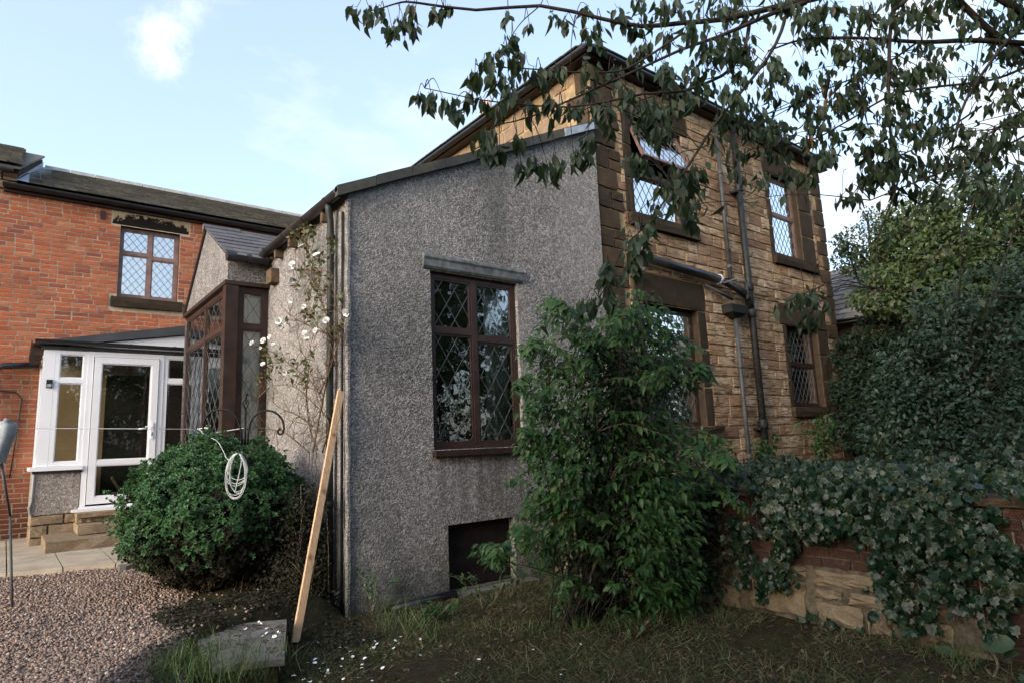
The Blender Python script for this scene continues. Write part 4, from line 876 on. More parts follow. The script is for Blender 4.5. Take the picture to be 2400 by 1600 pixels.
kb = MB().prism([(-2.3, edge_y(-2.3) + .03, PV - .062), (2.2, edge_y(2.2) + .03, PV - .062), (2.2, 12.38, PV - .062), (-2.3, 12.38, PV - .062)], (0, 0, -.4)); obj('paving_bed', kb, 'dark_mortar', pv)
slab_block('kerb_stone', 1.03, 1.5, edge_y(1.2) - .16, edge_y(1.2) - .01, .2, .39, pv, 'slab', 9)

# concrete slab step between gravel and lawn
sc_ = [onz(x, y, .17) for x, y in ((672, 1450), (667, 1541), (500, 1560), (440, 1470))]
ss = MB().prism([tuple(p) for p in sc_], (0, 0, -.045)); sb = tag(obj('stone_slab', ss, 'slab'), 'flat grey stone slab forming a step between the gravel and the lawn', 'slab')
tag(obj('edging_stone', MB().prism([(p[0] - .03, p[1] + .04, .124) for p in sc_], (0, 0, -.22)), 'soil'), 'dark stone course under the flat grey slab at the lawn edge', 'stone')

# ------------------------------------------------------------------ garden wall on the right
GX = 5.10
PG = plane((GX, 0, 0), (0, 1, 0), (-1, 0, 0))
RUB = block_variants(10, 21, .22, .16, 5, 4)
gw = thing('garden_wall', 'old red brick garden wall on a pale rubble stone footing hung with ivy', 'wall', (GX, 2.5, 0))
obj('core', MB().box(GX + .012, GX + .34, -4.0, YP - .02, -.3, TERR - .01), 'dark_mortar', gw)
def low(y): return .44 if y > 1.95 else .08
stn = []
stn += [(3.30, 4.2, -.05, .22), (3.4, 4.4, .23, .43), (2.72, 3.28, .02, .33), (2.98, 3.38, .34, .43), (2.71, 2.97, .34, .44), (2.05, 2.70, .29, .43), (2.45, 2.70, .20, .285), (1.98, 2.44, .18, .285), (2.3, 2.70, .0, .19), (2.12, 2.29, .0, .175), (1.72, 2.11, .03, .17), (1.70, 1.97, .18, .30), (2.3, 3.2, -.12, -.005), (1.5, 2.29, -.12, .02), (4.4, 5.7, -.05, .2), (4.42, 5.7, .21, .43)]
lay(gw, 'rubble_stone', PG, [(a + .01, b - .01, c + .006, d - .006) for a, b, c, d in stn], RUB, 'rubble', .12, .028, 60, .010, .03)
gbr = course_fill(-2.0, YP - .03, [.445, .965], .073, .076, .22, .23, [], .010, .25) + course_fill(.2, 1.69, [-.05, .445], .073, .076, .22, .23, [(1.45, 1.69, -.05, .2)], .010, .2)
gbr = [r for r in gbr]
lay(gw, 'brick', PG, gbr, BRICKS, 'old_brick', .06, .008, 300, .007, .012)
obj('coping', MB().box(GX - .04, GX + .38, -4.0, YP - .03, .97, 1.02), 'soot_stone', gw)

# outbuilding to the right of the stone house
ob = thing('outbuilding', 'low outbuilding with a stone slate roof half hidden by trees at the right', 'outbuilding', (15.5, 6.5, 1.1))
o0 = onx(1961, 757, 14.6); oz = o0[2]
ow = MB().box(14.9, 18, 1.0, 12.0, .9, oz - .05); obj('wall', ow, 'soot_stone', ob)
vv = np.array((2.6, 0, 1.75)); vl = np.linalg.norm(vv)
orf = MB().add([(14.55, .8, oz - .03), (14.55, 12.2, oz - .03), (14.55 + 2.6, 12.2, oz + 1.72), (14.55 + 2.6, .8, oz + 1.72), (19.7, .8, oz - .03), (19.7, 12.2, oz - .03)], [(0, 1, 2, 3), (3, 2, 5, 4)]); oro = obj('roof', orf, 'oldslate', ob)
slope_slates(oro, 'stone_slate', (14.5, .8, oz - .02), (0, 1, 0), vv / vl, 11.4, 11, .42, vl / 11, 'greyslate', .03, 300, 12)

# ------------------------------------------------------------------ plank, washing line, plant stand
pb, ptop = onz(695, 1506, 0.0) + np.array((0, .03, 0)), np.array((2.47, YP - .05, 2.06))
dv = ptop - pb; dl = np.linalg.norm(dv); dv = dv / dl; sx = np.cross(dv, (0, 1, 0)); sx /= np.linalg.norm(sx); sy_ = np.cross(sx, dv)
a_, b_ = .030, .016
pk = MB().prism([pb + sx * a_ + sy_ * b_, pb - sx * a_ + sy_ * b_, pb - sx * a_ - sy_ * b_, pb + sx * a_ - sy_ * b_], dv * dl)
mw = M('plank_pine', .7, .25)
g = mw.noise(1.0, 5, .6, mw.pos(70, 70, 3)); c = mw.ramp(g, [(.3, (.42, .25, .14)), (.7, (.62, .43, .27))]); kd = mw.n('ShaderNodeVectorMath', operation='DISTANCE')
kn = None
for t in (.30, .56, .80):
    q = pb + dv * dl * t + sx * rng.uniform(-.012, .012) - sy_ * b_; d_ = mw.n('ShaderNodeVectorMath', operation='DISTANCE'); mw.l(mw.pos(), d_.inputs[0]); d_.inputs[1].default_value = tuple(q)
    kn = mw.ramp(mw.math('ADD', d_.outputs['Value'], mw.math('MULTIPLY', mw.noise(30, 2), .02)), [(.016, .9), (.045, 0)]); c = mw.mix(kn, c, (.20, .09, .045))
mw.color(c)
tag(obj('plank', pk, mw.m), 'long pale sawn timber plank leaning against the corner of the pebbledash extension', 'plank')

HD = 6.25                                               # plant stand stands behind the clipped bush
hk = thing('plant_stand', 'black iron double armed plant stand with curled hooks standing in the clipped bush', 'plant stand', tuple(at(572, 1060, HD)))
Ck = lambda a, b, dd=0: at(420 + a / 4.9, 880 + b / 4.9, HD + dd)
obj('pole', MB().tube([Ck(742, 1000), Ck(752, 760), Ck(762, 380)], .011, 8), 'stand', hk, True)
fb_ = MB().tube([Ck(764, 270), Ck(772, 215)], .009, 6).tube([Ck(772, 222), Ck(776, 200)], [.018, .012], 8)
for k in range(4):
    fb_.tube([Ck(764, 380)] + [Ck(766 + 34 * math.sin(math.pi * t) * math.cos(k * 1.57 + t * 2.2), 380 - 115 * t, .03 * math.sin(math.pi * t) * math.sin(k * 1.57 + t * 2.2)) for t in (.2, .4, .6, .8)] + [Ck(766, 266)], .005, 5)
obj('finial', fb_, 'stand', hk, True)
def curve(pts, n=40):
    pts = np.array(pts, float); out = []
    P_ = np.vstack([2 * pts[0] - pts[1], pts, 2 * pts[-1] - pts[-2]]); m_ = len(pts) - 1
    for i in range(m_):
        p0, p1, p2, p3 = P_[i:i + 4]
        for t in np.linspace(0, 1, max(2, n // m_), endpoint=(i == m_ - 1)):
            out.append(.5 * ((2 * p1) + (p2 - p0) * t + (2 * p0 - 5 * p1 + 4 * p2 - p3) * t * t + (3 * p1 - p0 - 3 * p2 + p3) * t ** 3))
    return out
la = curve([Ck(732, 960), Ck(722, 800), Ck(708, 620), Ck(660, 480), Ck(590, 405), Ck(490, 385), Ck(380, 410), Ck(310, 475), Ck(278, 560), Ck(285, 640), Ck(318, 662), Ck(342, 635), Ck(330, 605)])
ra = curve([Ck(760, 960), Ck(782, 800), Ck(800, 620), Ck(835, 500), Ck(905, 430), Ck(1000, 398), Ck(1100, 420), Ck(1175, 490), Ck(1203, 580), Ck(1192, 650), Ck(1158, 672), Ck(1130, 640), Ck(1155, 605)])
obj('arm', MB().tube(la, .010, 8), 'stand', hk, True); obj('arm', MB().tube(ra, .010, 8), 'stand', hk, True)
obj('tie', MB().tube([Ck(700, 612), Ck(755, 605), Ck(812, 618)], .007, 6).tube([Ck(705, 740), Ck(785, 740)], .006, 6), 'stand', hk, True)
lf_ = at(-40, 1000, 5.6)
wl = MB().tube(curve([at(-60, 1001, 5.4), at(60, 1003, 5.6), at(330, 1004, 5.95), at(462, 1005, HD)], 30), .0036, 6)
wl.tube(curve([at(462, 1005, HD), Ck(310, 592), Ck(345, 620), Ck(300, 600), Ck(232, 615), Ck(300, 650), Ck(420, 650), Ck(600, 622), Ck(770, 595)], 40), .0042, 6)
wl.tube(curve([Ck(232, 615), Ck(300, 680, -.1), Ck(430, 745, -.45), Ck(500, 850, -.75), Ck(560, 960, -.95), Ck(640, 905, -1.0)], 30), .0028, 6)
wl.tube([at(325, 1004, 5.94), at(345, 1003.5, 5.96)], .008, 6)
tag(obj('washing_line', wl, 'cable', None, True), 'thin white washing line stretched from the left edge to the iron plant stand', 'washing line')
cm = MB(); CD = -1.02
for i in range(8):
    cx, wx, bt = 672 + rng.uniform(-8, 8), rng.uniform(85, 125), rng.uniform(1180, 1425); sh = rng.uniform(-45, 35); ph = rng.uniform(-.1, .1)
    cm.tube([Ck(cx + sh * (1 - math.cos(a)) * .5 + wx * math.sin(a) * (1 - .15 * math.cos(a)), 890 + (bt - 890) * (1 - math.cos(a)) / 2, CD + ph * math.sin(a) * .3) for a in np.linspace(0, 2 * math.pi, 40)], .0034, 6)
cm.tube(curve([Ck(700, 900, CD), Ck(715, 980, CD), Ck(690, 1120, CD), Ck(660, 1250, CD), Ck(640, 1340, CD)], 20), .0042, 6)
cl = tag(obj('rope_coil', cm, 'cable', None, True), 'coil of white washing line hanging in loops on the front of the clipped bush', 'rope coil')
obj('hanging_hook', MB().tube([Ck(672, 850, -.85), Ck(660, 890, CD), Ck(680, 905, CD), Ck(690, 890, CD)], .008, 6), 'gutter', cl)
# grey peg bag on the line and its prop
pg = MB(); rows = []
for (l, r_, y) in ((-60, 30, 990), (-60, 32, 1000), (-60, 26, 1020), (-60, 14, 1050), (-60, 5, 1078), (-60, 3, 1085)):
    rows.append([at(l + (r_ - l) * t, y + 3 * math.sin(t * 7), 5.5 - .07 * math.sin(t * math.pi) - .02 * math.sin(9 * t)) for t in np.linspace(0, 1, 9)])
pg.add([p for r_ in rows for p in r_], [(j * 9 + i, j * 9 + i + 1, (j + 1) * 9 + i + 1, (j + 1) * 9 + i) for j in range(5) for i in range(8)])
rows = [[p + FWD * .05 for p in r_] for r_ in rows]; pg.add([p for r_ in rows for p in r_], [(j * 9 + i, j * 9 + i + 1, (j + 1) * 9 + i + 1, (j + 1) * 9 + i) for j in range(5) for i in range(8)])
pgo = tag(obj('cloth_bag', pg, 'cloth', None, True), 'grey cloth bag pegged on the washing line at the left edge', 'bag')
obj('knot', MB().tube([at(8, 992, 5.48), at(14, 984, 5.46), at(20, 990, 5.47)], [.012, .022, .01], 8), 'cloth', pgo, True)
tag(obj('line_prop', MB().tube([at(2, 1080, 5.55), at(24, 1210, 5.62)], [.012, .010], 8).tube([at(24, 1210, 5.62), onz(28, 1420, .36)], .010, 8), 'waste', None, True), 'thin grey prop pole under the cloth bag at the left edge', 'pole')

# ================================================================== planting
def mesh_np(name, V, F):
    """F: (n,k) array of equal-sized faces"""
    me = bpy.data.meshes.new(name); n, k = F.shape
    me.vertices.add(len(V)); me.vertices.foreach_set('co', np.ascontiguousarray(V, np.float32).ravel())
    me.loops.add(n * k); me.loops.foreach_set('vertex_index', np.ascontiguousarray(F, np.int32).ravel())
    me.polygons.add(n); me.polygons.foreach_set('loop_start', np.arange(0, n * k, k, dtype=np.int32)); me.polygons.foreach_set('loop_total', np.full(n, k, np.int32))
    me.update(calc_edges=True); return me
def unit(a): return a / (np.linalg.norm(a, axis=-1, keepdims=True) + 1e-9)
def frames(d, nrm):
    """rotation matrices with y = leaf direction, z ~ leaf normal"""
    y = unit(d); x = unit(np.cross(y, nrm)); z = np.cross(x, y); return np.stack([x, y, z], -1)
def rand_unit(n): return unit(rng.normal(size=(n, 3)))

# leaf shapes, stalk at the origin, tip along +y, triangles and quads as quads
def leaf_shape(prof, fold=.25, droop=.25, thick=None):
    """prof: list of (y, halfwidth)"""
    V = []; F = []; n = len(prof)
    for y, h in prof:
        zc = -droop * y * y; V += [(-h, y, zc + fold * h), (0, y, zc), (h, y, zc + fold * h)]
    for i in range(n - 1):
        a = i * 3; F += [(a, a + 1, a + 4, a + 3), (a + 1, a + 2, a + 5, a + 4)]
    return np.array(V, float), np.array(F)
CHERRY = [leaf_shape([(0, .010), (.16, .03), (.34, .165), (.58, .195), (.82, .10), (1, .006)], f, d) for f, d in ((.35, .2), (.6, .35), (.15, -.2), (1.1, .25), (.45, .8), (.1, .1), (.3, -.45))]
OVAL = [leaf_shape([(0, .015), (.3, .26), (.65, .24), (1, .01)], f, d) for f, d in ((.3, .3), (.6, .4), (.15, .1))]
POINT = [leaf_shape([(0, .012), (.22, .2), (.5, .25), (.8, .12), (1, .005)], f, d) for f, d in ((.3, .35), (.55, .5), (.15, .15), (.4, .7))]
SMALL = [leaf_shape([(0, .03), (.5, .3), (1, .02)], f, d) for f, d in ((.3, .3), (.6, .1), (.1, .4))]
def ivy_shape(k, cup):
    out = [(0, .02), (-.30, -.10), (-.50, .22), (-.34, .40), (-.36, .70), (-.14, .72), (0, 1.02), (.14, .72), (.36, .70), (.34, .40), (.50, .22), (.30, -.10)]
    r = np.random.default_rng(k); out = [(x + r.uniform(-.04, .04), y + r.uniform(-.04, .04)) for x, y in out]; c = (0, .38)
    V = [(c[0] + (x - c[0]) * f, c[1] + (y - c[1]) * f, -cup * ((x) ** 2 + (y - .3) ** 2) * (f ** 2) + .03 * math.sin(5 * x + k)) for f in (0.0001, .78, 1.0) for x, y in out]
    n = len(out); F = [(i + n * j, (i + 1) % n + n * j, (i + 1) % n + n * (j + 1), i + n * (j + 1)) for j in (0, 1) for i in range(n)]
    return np.array(V, float), np.array(F)
IVY = [ivy_shape(k, c) for k, c in ((1, .2), (2, .5), (3, -.1), (4, .8))]
IVY_RIM = np.repeat([0, .28, 1.0], 12)

def scatter(parent, name, shapes, pos, R, sc, mat, keep=0, stuff='foliage', rim=None, stuffname=None):
    """leaves: the `keep` that show largest become parts sharing mesh data, the rest one part of kind stuff"""
    n = len(pos); pick = rng.integers(len(shapes), size=n); order = np.arange(n); nk = 0
    def add_rim(me, cnt):
        if rim is not None:
            a = me.attributes.new('rim', 'FLOAT', 'POINT'); a.data.foreach_set('value', np.tile(rim, cnt).astype(np.float32))
    if keep:
        rel = pos - CAM; dep = rel @ FWD; x = 1200 + FPX * (rel @ RGT) / dep; y = 800 - FPX * (rel @ UPV) / dep
        facing = np.abs(np.sum(R[:, :, 2] * unit(rel), 1)) * .7 + .3
        s = np.where((dep > .3) & (x > 0) & (x < 2400) & (y > 0) & (y < 1600), sc * np.sqrt(facing) / dep, 0); order = np.argsort(-s)
        ms = {}
        for i in order[:keep]:
            if s[i] <= 0: break
            k = int(pick[i])
            if k not in ms:
                V, F = shapes[k]; ms[k] = mesh_np(name, V, F); ms[k].materials.append(MAT[mat]); add_rim(ms[k], 1); ms[k].polygons.foreach_set('use_smooth', np.ones(len(F), bool))
            o = bpy.data.objects.new(name, ms[k]); link(o, parent); T = Matrix.Identity(4)
            for a in range(3):
                for b in range(3): T[a][b] = R[i, a, b] * sc[i]
                T[a][3] = pos[i, a]
            o.matrix_basis = T; nk += 1
    rest = order[nk:]
    if len(rest):
        Vs = []; Fs = []; base = 0; cnts = 0
        for k in range(len(shapes)):
            idx = rest[pick[rest] == k]
            if not len(idx): continue
            V, F = shapes[k]; A = np.einsum('nij,vj->nvi', R[idx] * sc[idx][:, None, None], V) + pos[idx][:, None, :]
            Fs.append((F[None] + (base + np.arange(len(idx)) * len(V))[:, None, None]).reshape(-1, F.shape[1])); Vs.append(A.reshape(-1, 3)); base += len(idx) * len(V); cnts += len(idx)
        me = mesh_np(stuffname or stuff, np.vstack(Vs), np.vstack(Fs)); me.materials.append(MAT[mat]); add_rim(me, cnts); me.polygons.foreach_set('use_smooth', np.ones(len(me.polygons), bool))
        o = bpy.data.objects.new(stuffname or stuff, me); link(o, parent); o['kind'] = 'stuff'
        return o

# ------------------------------------------------------------------ overhanging cherry tree (trunk just outside the frame on the right)
cherry = thing('cherry_tree', 'cherry tree reaching its long leafy branches across the sky from the upper right', 'tree', (6.4, -1.4, 1.0))
BR = []                                                  # (points, start radius, end radius)
def bpath(pts, d0, d1, r0, r1, n=24):
    P_ = [at(x, y, d0 + (d1 - d0) * i / (len(pts) - 1)) for i, (x, y) in enumerate(pts)]; c = curve(P_, n); BR.append((c, r0, r1)); return c
trunk_top = np.array((5.9, -.6, 4.6)); crotch = np.array((6.2, -1.1, 3.0))
paths = [
    ([(2450, 60), (2200, -60), (1906, -2), (1814, 18), (1700, 45), (1600, 54), (1505, 62), (1409, 44), (1266, 14), (1116, 24), (977, 7), (940, 6), (900, 18), (868, 26)], 4.3, 4.0, .030, .004),
    ([(1889, 7), (1814, 31), (1756, 56), (1680, 88), (1600, 116), (1497, 163), (1361, 224), (1242, 275), (1171, 292)], 4.15, 3.75, .020, .004),
    ([(1600, 78), (1514, 136), (1450, 167), (1344, 170), (1256, 163), (1133, 156), (1115, 150)], 4.0, 3.7, .010, .003),
    ([(1756, 58), (1746, 109), (1712, 163), (1668, 190), (1600, 214), (1507, 221), (1436, 236), (1330, 252), (1200, 243), (1110, 232), (995, 207)], 4.1, 3.6, .016, .003),
    ([(1840, 40), (1831, 75), (1800, 136), (1736, 218), (1678, 289), (1603, 405), (1576, 432), (1534, 512), (1470, 570), (1430, 650), (1405, 700)], 4.1, 3.5, .015, .003),
    ([(2500, 110), (2400, 102), (2280, 95), (2161, 99), (2022, 90), (1889, 92), (1800, 120)], 4.6, 4.3, .030, .006),
    ([(2180, -60), (2117, 7), (2090, 44), (2083, 204), (2090, 340), (2107, 418), (2057, 564), (2054, 678)], 4.2, 3.8, .020, .004),
    ([(2420, 40), (2348, 112), (2263, 238), (2229, 357), (2195, 459), (2172, 520)], 4.4, 3.9, .016, .004),
    ([(2480, 130), (2400, 160), (2314, 190), (2110, 218), (1991, 282), (1900, 330), (1800, 345)], 4.5, 4.0, .014, .004),
    ([(2500, 250), (2400, 320), (2297, 367), (2127, 435), (2040, 470)], 4.3, 3.8, .012, .004),
    ([(2200, -60), (2256, 10), (2355, 99), (2460, 150)], 4.5, 4.7, .024, .030),
    ([(2060, 20), (2022, 102), (2022, 218), (2039, 323)], 4.3, 4.0, .007, .003),
    ([(2330, 300), (2309, 403), (2259, 541), (2249, 701)], 4.0, 3.6, .008, .003),
    ([(2440, 380), (2400, 472), (2332, 678), (2314, 720)], 3.9, 3.5, .009, .003),
    ([(1266, 14), (1225, 50), (1200, 85), (1180, 130)], 4.03, 3.9, .005, .002),
    ([(1348, 37), (1340, 90), (1337, 153)], 4.05, 3.95, .005, .002),
    ([(2150, 100), (2060, 160), (1960, 200), (1850, 250), (1760, 280)], 4.55, 4.2, .010, .003),
    ([(2300, 250), (2180, 330), (2080, 380), (2020, 420)], 4.3, 4.0, .009, .003),
    ([(2450, 200), (2380, 270), (2340, 300), (2260, 310)], 4.3, 4.0, .009, .003),
]
for p in paths: bpath(*p)
limbs = []
for c, r0, r1 in BR:
    if in_view(c[0], 0) is None:                         # joins the crown outside the frame
        limbs.append(([trunk_top + (c[0] - trunk_top) * t + np.array((0, 0, .35 * math.sin(math.pi * t))) for t in np.linspace(0, 1, 8)], .06, r0))
for c, r0, r1 in BR + limbs: obj('branch', MB().tube(c, list(np.linspace(r0 * .8, r1 * .9, len(c))), 7), 'bark', cherry, True)
tp = curve([(6.45, -1.4, .9), (6.4, -1.35, 1.6), crotch, trunk_top], 18)
obj('trunk', MB().tube(tp, list(np.linspace(.19, .08, len(tp))), 12), 'bark', cherry, True)
bsamp = np.vstack([np.array(c)[2:] for c, _, _ in BR]);
C3 = [(110,80,60),(190,110,60),(270,75,55),(345,200,45),(395,180,60),(430,150,40),(500,55,40),(505,190,28),(475,130,25),(650,62,30),(720,50,25),(1150,105,30),(1295,175,22),(1185,250,40),(1120,335,55),(1215,395,55),(1050,440,65),(1000,400,40),(920,540,65),(1040,560,65),(1150,560,75),(1180,650,65),(1290,490,80),(1380,530,70),(1480,490,60),(530,650,22),(620,680,55),(700,710,65),(780,740,75),(880,680,60),(980,690,35),(1080,740,50),(1290,740,65),(1420,720,65),(1500,760,45),(1600,740,50),(1690,480,75),(1690,640,55),(1740,780,75),(1840,750,60),(1850,880,45),(1950,600,70),(1980,650,50),(1450,110,30),(1540,165,60),(1700,60,30),(1760,200,70),(1690,220,40),(1790,300,35),(1900,100,85),(2050,60,85),(2200,80,70),(2250,250,50),(2050,200,65),(1980,200,40),(2250,550,75),(2100,750,90),(2250,750,80),(2150,900,75),(2050,850,50),(960,950,60),(1050,920,60),(985,1040,35),(1090,1050,40),(1210,950,50),(1700,950,60),(1690,1060,50),(1600,1080,50),(1480,1130,70),(1420,1170,65),(1240,1150,45),(1330,1110,40),(2050,1120,75),(2280,1250,75),(1880,480,45)]
C4 = [(150,50,100),(300,100,70),(60,250,80),(150,350,90),(300,300,80),(200,450,90),(60,500,80),(40,700,60),(100,600,60),(300,650,60),(250,850,70),(220,980,60),(60,1180,60),(40,1300,80),(560,620,70),(640,680,60),(450,700,60),(400,800,60),(520,830,70),(600,930,90),(700,900,80),(680,1020,100),(580,1050,70),(560,1230,60),(800,720,70),(780,620,50),(870,640,50),(900,780,60),(980,530,70),(860,980,40),(1100,750,80),(1000,900,80),(1080,1000,85),(980,1080,65),(930,1100,40),(1250,680,60),(1170,620,60),(700,50,100),(800,120,80),(920,100,60),(980,50,50),(1050,60,50),(1150,100,60),(1180,200,60),(1250,80,60),(940,200,60),(880,280,40),(1050,320,60),(1100,400,50),(830,450,40),(1150,380,50),(1250,350,60),(1300,420,70),(1400,480,80),(1420,550,70),(1500,600,50),(1600,520,80),(1680,460,80),(1640,110,60),(1600,170,50),(1560,100,40),(1490,220,50),(1800,40,100),(1700,30,60),(1900,50,80),(1950,170,60),(2070,110,60),(2150,240,70),(2260,380,60),(2200,120,60),(2280,60,90),(2320,150,70),(2240,200,60),(2150,560,60),(2000,550,50),(1950,620,60),(1850,740,70),(1760,760,60),(1650,650,50),(1660,870,100),(1700,950,80),(1600,900,60),(1740,1100,60),(1530,700,30),(1420,820,60),(1450,1020,50),(1300,1010,50),(1240,1080,35),(1350,1170,60),(1430,1180,50),(1480,1200,45),(1540,1160,50),(1610,1090,40),(1230,1230,45),(1280,1280,30),(1100,1370,50),(1200,1360,50),(1440,1340,40),(1850,1150,80),(1950,1080,95),(2050,1040,90),(2150,1000,80),(2200,1100,80),(2250,1180,70),(2200,950,60),(2300,860,60),(2250,830,50),(2330,800,60),(2300,1000,60),(1920,900,40),(2100,730,40),(2200,690,60),(2250,640,50),(2340,560,50),(2200,1380,80),(2300,1300,70),(2080,1330,50),(1600,1320,50),(1750,1330,40)]
C7 = [(400,840,60),(370,760,40),(640,930,60),(620,1000,80),(680,1050,60),(690,1130,50),(480,1080,40),(430,1200,60),(380,1260,50),(360,1340,45),(330,1420,40),(200,1480,55),(750,850,45),(560,920,40),(440,560,60),(560,600,60),(480,500,50),(380,480,50)]
C8 = [(190,180,40),(180,270,45),(110,370,45),(60,395,38),(200,370,35),(1310,400,60),(1400,370,60),(1450,350,50),(1420,470,50),(1400,510,40),(1500,400,35)]
EXT = [(x, y, r, 0) for x, y, r in zip(rng.uniform(1700, 2420, 62), rng.uniform(-20, 420, 62), rng.uniform(13, 24, 62))] + [(x, y, r, 0) for x, y, r in zip(rng.uniform(1480, 1800, 12), rng.uniform(0, 200, 12), rng.uniform(14, 24, 12))]
CO = [(1010,640,45),(1060,700,45),(860,975,45)]
cl_ = [(800 + a / 2.94, b / 2.94, r / 2.94, 0) for a, b, r in C3] + [(1600 + a / 2.94, b / 2.94, r / 2.94, 0) for a, b, r in C4] + [(1350 + a / 2.614, 80 + b / 2.614, r / 2.614, 0) for a, b, r in C7] + [(1350 + a / 2.614, 560 + b / 2.614, r / 2.614, 0) for a, b, r in C8] + [(1600 + a / 2.94, b / 2.94, r / 2.94, 1) for a, b, r in CO] + EXT
LP, LD, LN, LS = [], [], [], []; OP = []; tw = MB()
for (x, y, r, orange) in cl_:
    dense = x > 1500
    for layer in range(2 if (dense and rng.random() < .6 and not orange) else 1):
        # depth follows the nearest branch so that each spray hangs from real wood
        q0 = ray(x, y); q0 = q0 / np.linalg.norm(q0); rel = bsamp - CAM; along = rel @ q0; off = np.linalg.norm(rel - along[:, None] * q0, axis=1); k = int(np.argmin(off + .02 * rng.random(len(off))))
        dep = (bsamp[k] - CAM) @ FWD + rng.uniform(-.22, .18) + (rng.uniform(.5, 1.3) if layer else 0)
        c = at(x, y - r * .55, dep); top_ = c; b_ = bsamp[k]
        if layer: b_ = c + np.array((rng.uniform(-.1, .3), rng.uniform(-.1, .1), rng.uniform(.05, .25)))
        mid = (top_ + b_) / 2 + np.array((0, 0, .04 + .06 * rng.random())); ax = unit(np.array(top_ - b_)) if np.linalg.norm(top_ - b_) > .05 else unit(RGT * rng.uniform(-1, 1) + np.array((0, 0, -.3)))
        L_ = r * dep / FPX; ex = ax * np.array((1, 1, .55)); tip = top_ + ex * L_ * .8
        tw.tube(curve([b_, mid, top_, tip], 9), [.0032, .003, .0027, .0025, .0022, .002, .002, .0016, .0012][:len(curve([b_, mid, top_, tip], 9))], 4)
        nl = int(4 + r * .46 * (1 if not layer else .8))
        for i in range(nl):
            t = rng.uniform(-1.2, 1.3); p = top_ + ex * L_ * t + RGT * rng.normal() * L_ * .42 + FWD * rng.normal() * L_ * .5 + np.array((0, 0, rng.uniform(-.95, .45) * L_))
            d = np.array((rng.normal() * .26, rng.normal() * .26, -1 + rng.normal() * .2)) + ex * .15; s_ = rng.uniform(.062, .118) * (.84 if x > 1650 else 1)
            (OP if orange and i < 4 else LP).append(p)
            if orange and i < 4: LD.append(None); OP[-1] = (p, d, s_)
            else: LD.append(d); LS.append(s_)
LD = [d for d in LD if d is not None]
for _ in range(170):
    k = int(rng.integers(len(bsamp))); b = bsamp[k]; q = in_view(b)
    if q is None or q[0] < 1500: continue
    e = b + RGT * rng.normal() * .32 + FWD * rng.normal() * .2 + np.array((0, 0, -abs(rng.normal()) * .30 + .08)); c = curve([b, (b + e) / 2 + np.array((0, 0, .06 * rng.random())), e], 9); tw.tube(c, list(np.linspace(.0042, .0014, len(c))), 4)
    for p in c[4:]:
        if rng.random() < .7: LP.append(p + rng.normal(size=3) * .012); LD.append(np.array((rng.normal() * .35, rng.normal() * .35, -1))); LS.append(rng.uniform(.055, .095))
# leaves along the bare branch lengths too
for c, r0, r1 in BR:
    for p in np.array(c)[3:]:
        if rng.random() < .5 and in_view(p) is not None and in_view(p)[0] > 1450:
            for _ in range(int(rng.integers(1, 4))): LP.append(p + rng.normal(size=3) * .05); LD.append(np.array((rng.normal() * .4, rng.normal() * .4, -1))); LS.append(rng.uniform(.06, .10))
# the rest of the crown above and beyond the frame, seen only as shade and in reflections
nC = 6500; cen = np.array((6.2, -1.0, 5.2)); P_ = cen + rand_unit(nC) * (rng.random((nC, 1)) ** .4) * np.array((3.2, 2.6, 1.7))
ok = np.array([in_view(p, 150) is None for p in P_]) & (P_[:, 2] > 3.2); P_ = P_[ok]
LP = np.vstack([np.array(LP), P_]); LD = np.vstack([np.array(LD), np.stack([rng.normal(size=len(P_)) * .4, rng.normal(size=len(P_)) * .4, -np.ones(len(P_))], 1)]); LS = np.concatenate([np.array(LS), rng.uniform(.12, .18, len(P_))])
obj('twigs', tw, 'bark', cherry, True, kind='stuff')
scatter(cherry, 'leaf', CHERRY, LP, frames(LD, rand_unit(len(LP)) + np.array((-.3, -.6, .5))), LS, 'cherry', 300, 'foliage')
od = np.array([o[1] for o in OP]); scatter(cherry, 'orange_leaf', CHERRY, np.array([o[0] for o in OP]), frames(od, rand_unit(len(od))), np.array([o[2] for o in OP]), 'orange', 300)

# ------------------------------------------------------------------ leafy shrub against the wall
def pxblob(pts, d, dd, n, shrink=1.0):
    """points filling blobs given by picture position, radius and distance"""
    out = []
    tot = sum(r * r for _, _, r in pts)
    for x, y, r in pts:
        k = int(n * r * r / tot); c = at(x, y, d + rng.uniform(-dd, dd)); R_ = r * d / FPX * shrink
        out.append(c + rand_unit(k) * (rng.random((k, 1)) ** .45) * R_ * np.array((1, 1, 1)))
    return np.vstack(out)
shrub = thing('leafy_shrub', 'tall loose green shrub growing between the pebbledash wall and the garden wall', 'shrub', tuple(onz(1440, 1450, .0)))
SHB = [(1290, 720, 38), (1330, 760, 45), (1400, 790, 70), (1490, 745, 70), (1450, 820, 80), (1550, 800, 70), (1260, 820, 45), (1310, 870, 70), (1240, 900, 30), (1400, 900, 95), (1520, 900, 95), (1590, 880, 50), (1290, 980, 75), (1400, 1010, 100), (1530, 1010, 100), (1250, 1040, 45), (1310, 1100, 85), (1430, 1120, 100), (1560, 1110, 100), (1650, 1080, 50), (1290, 1200, 70), (1400, 1230, 100), (1540, 1220, 100), (1660, 1160, 60), (1320, 1300, 70), (1430, 1330, 90), (1560, 1330, 85), (1340, 1390, 60), (1480, 1410, 60), (1590, 1400, 50), (1230, 1260, 40), (1180, 1300, 26), (1130, 1290, 22), (1690, 1090, 30), (1640, 870, 22)]
P_ = pxblob(SHB, 5.5, .38, 11500)
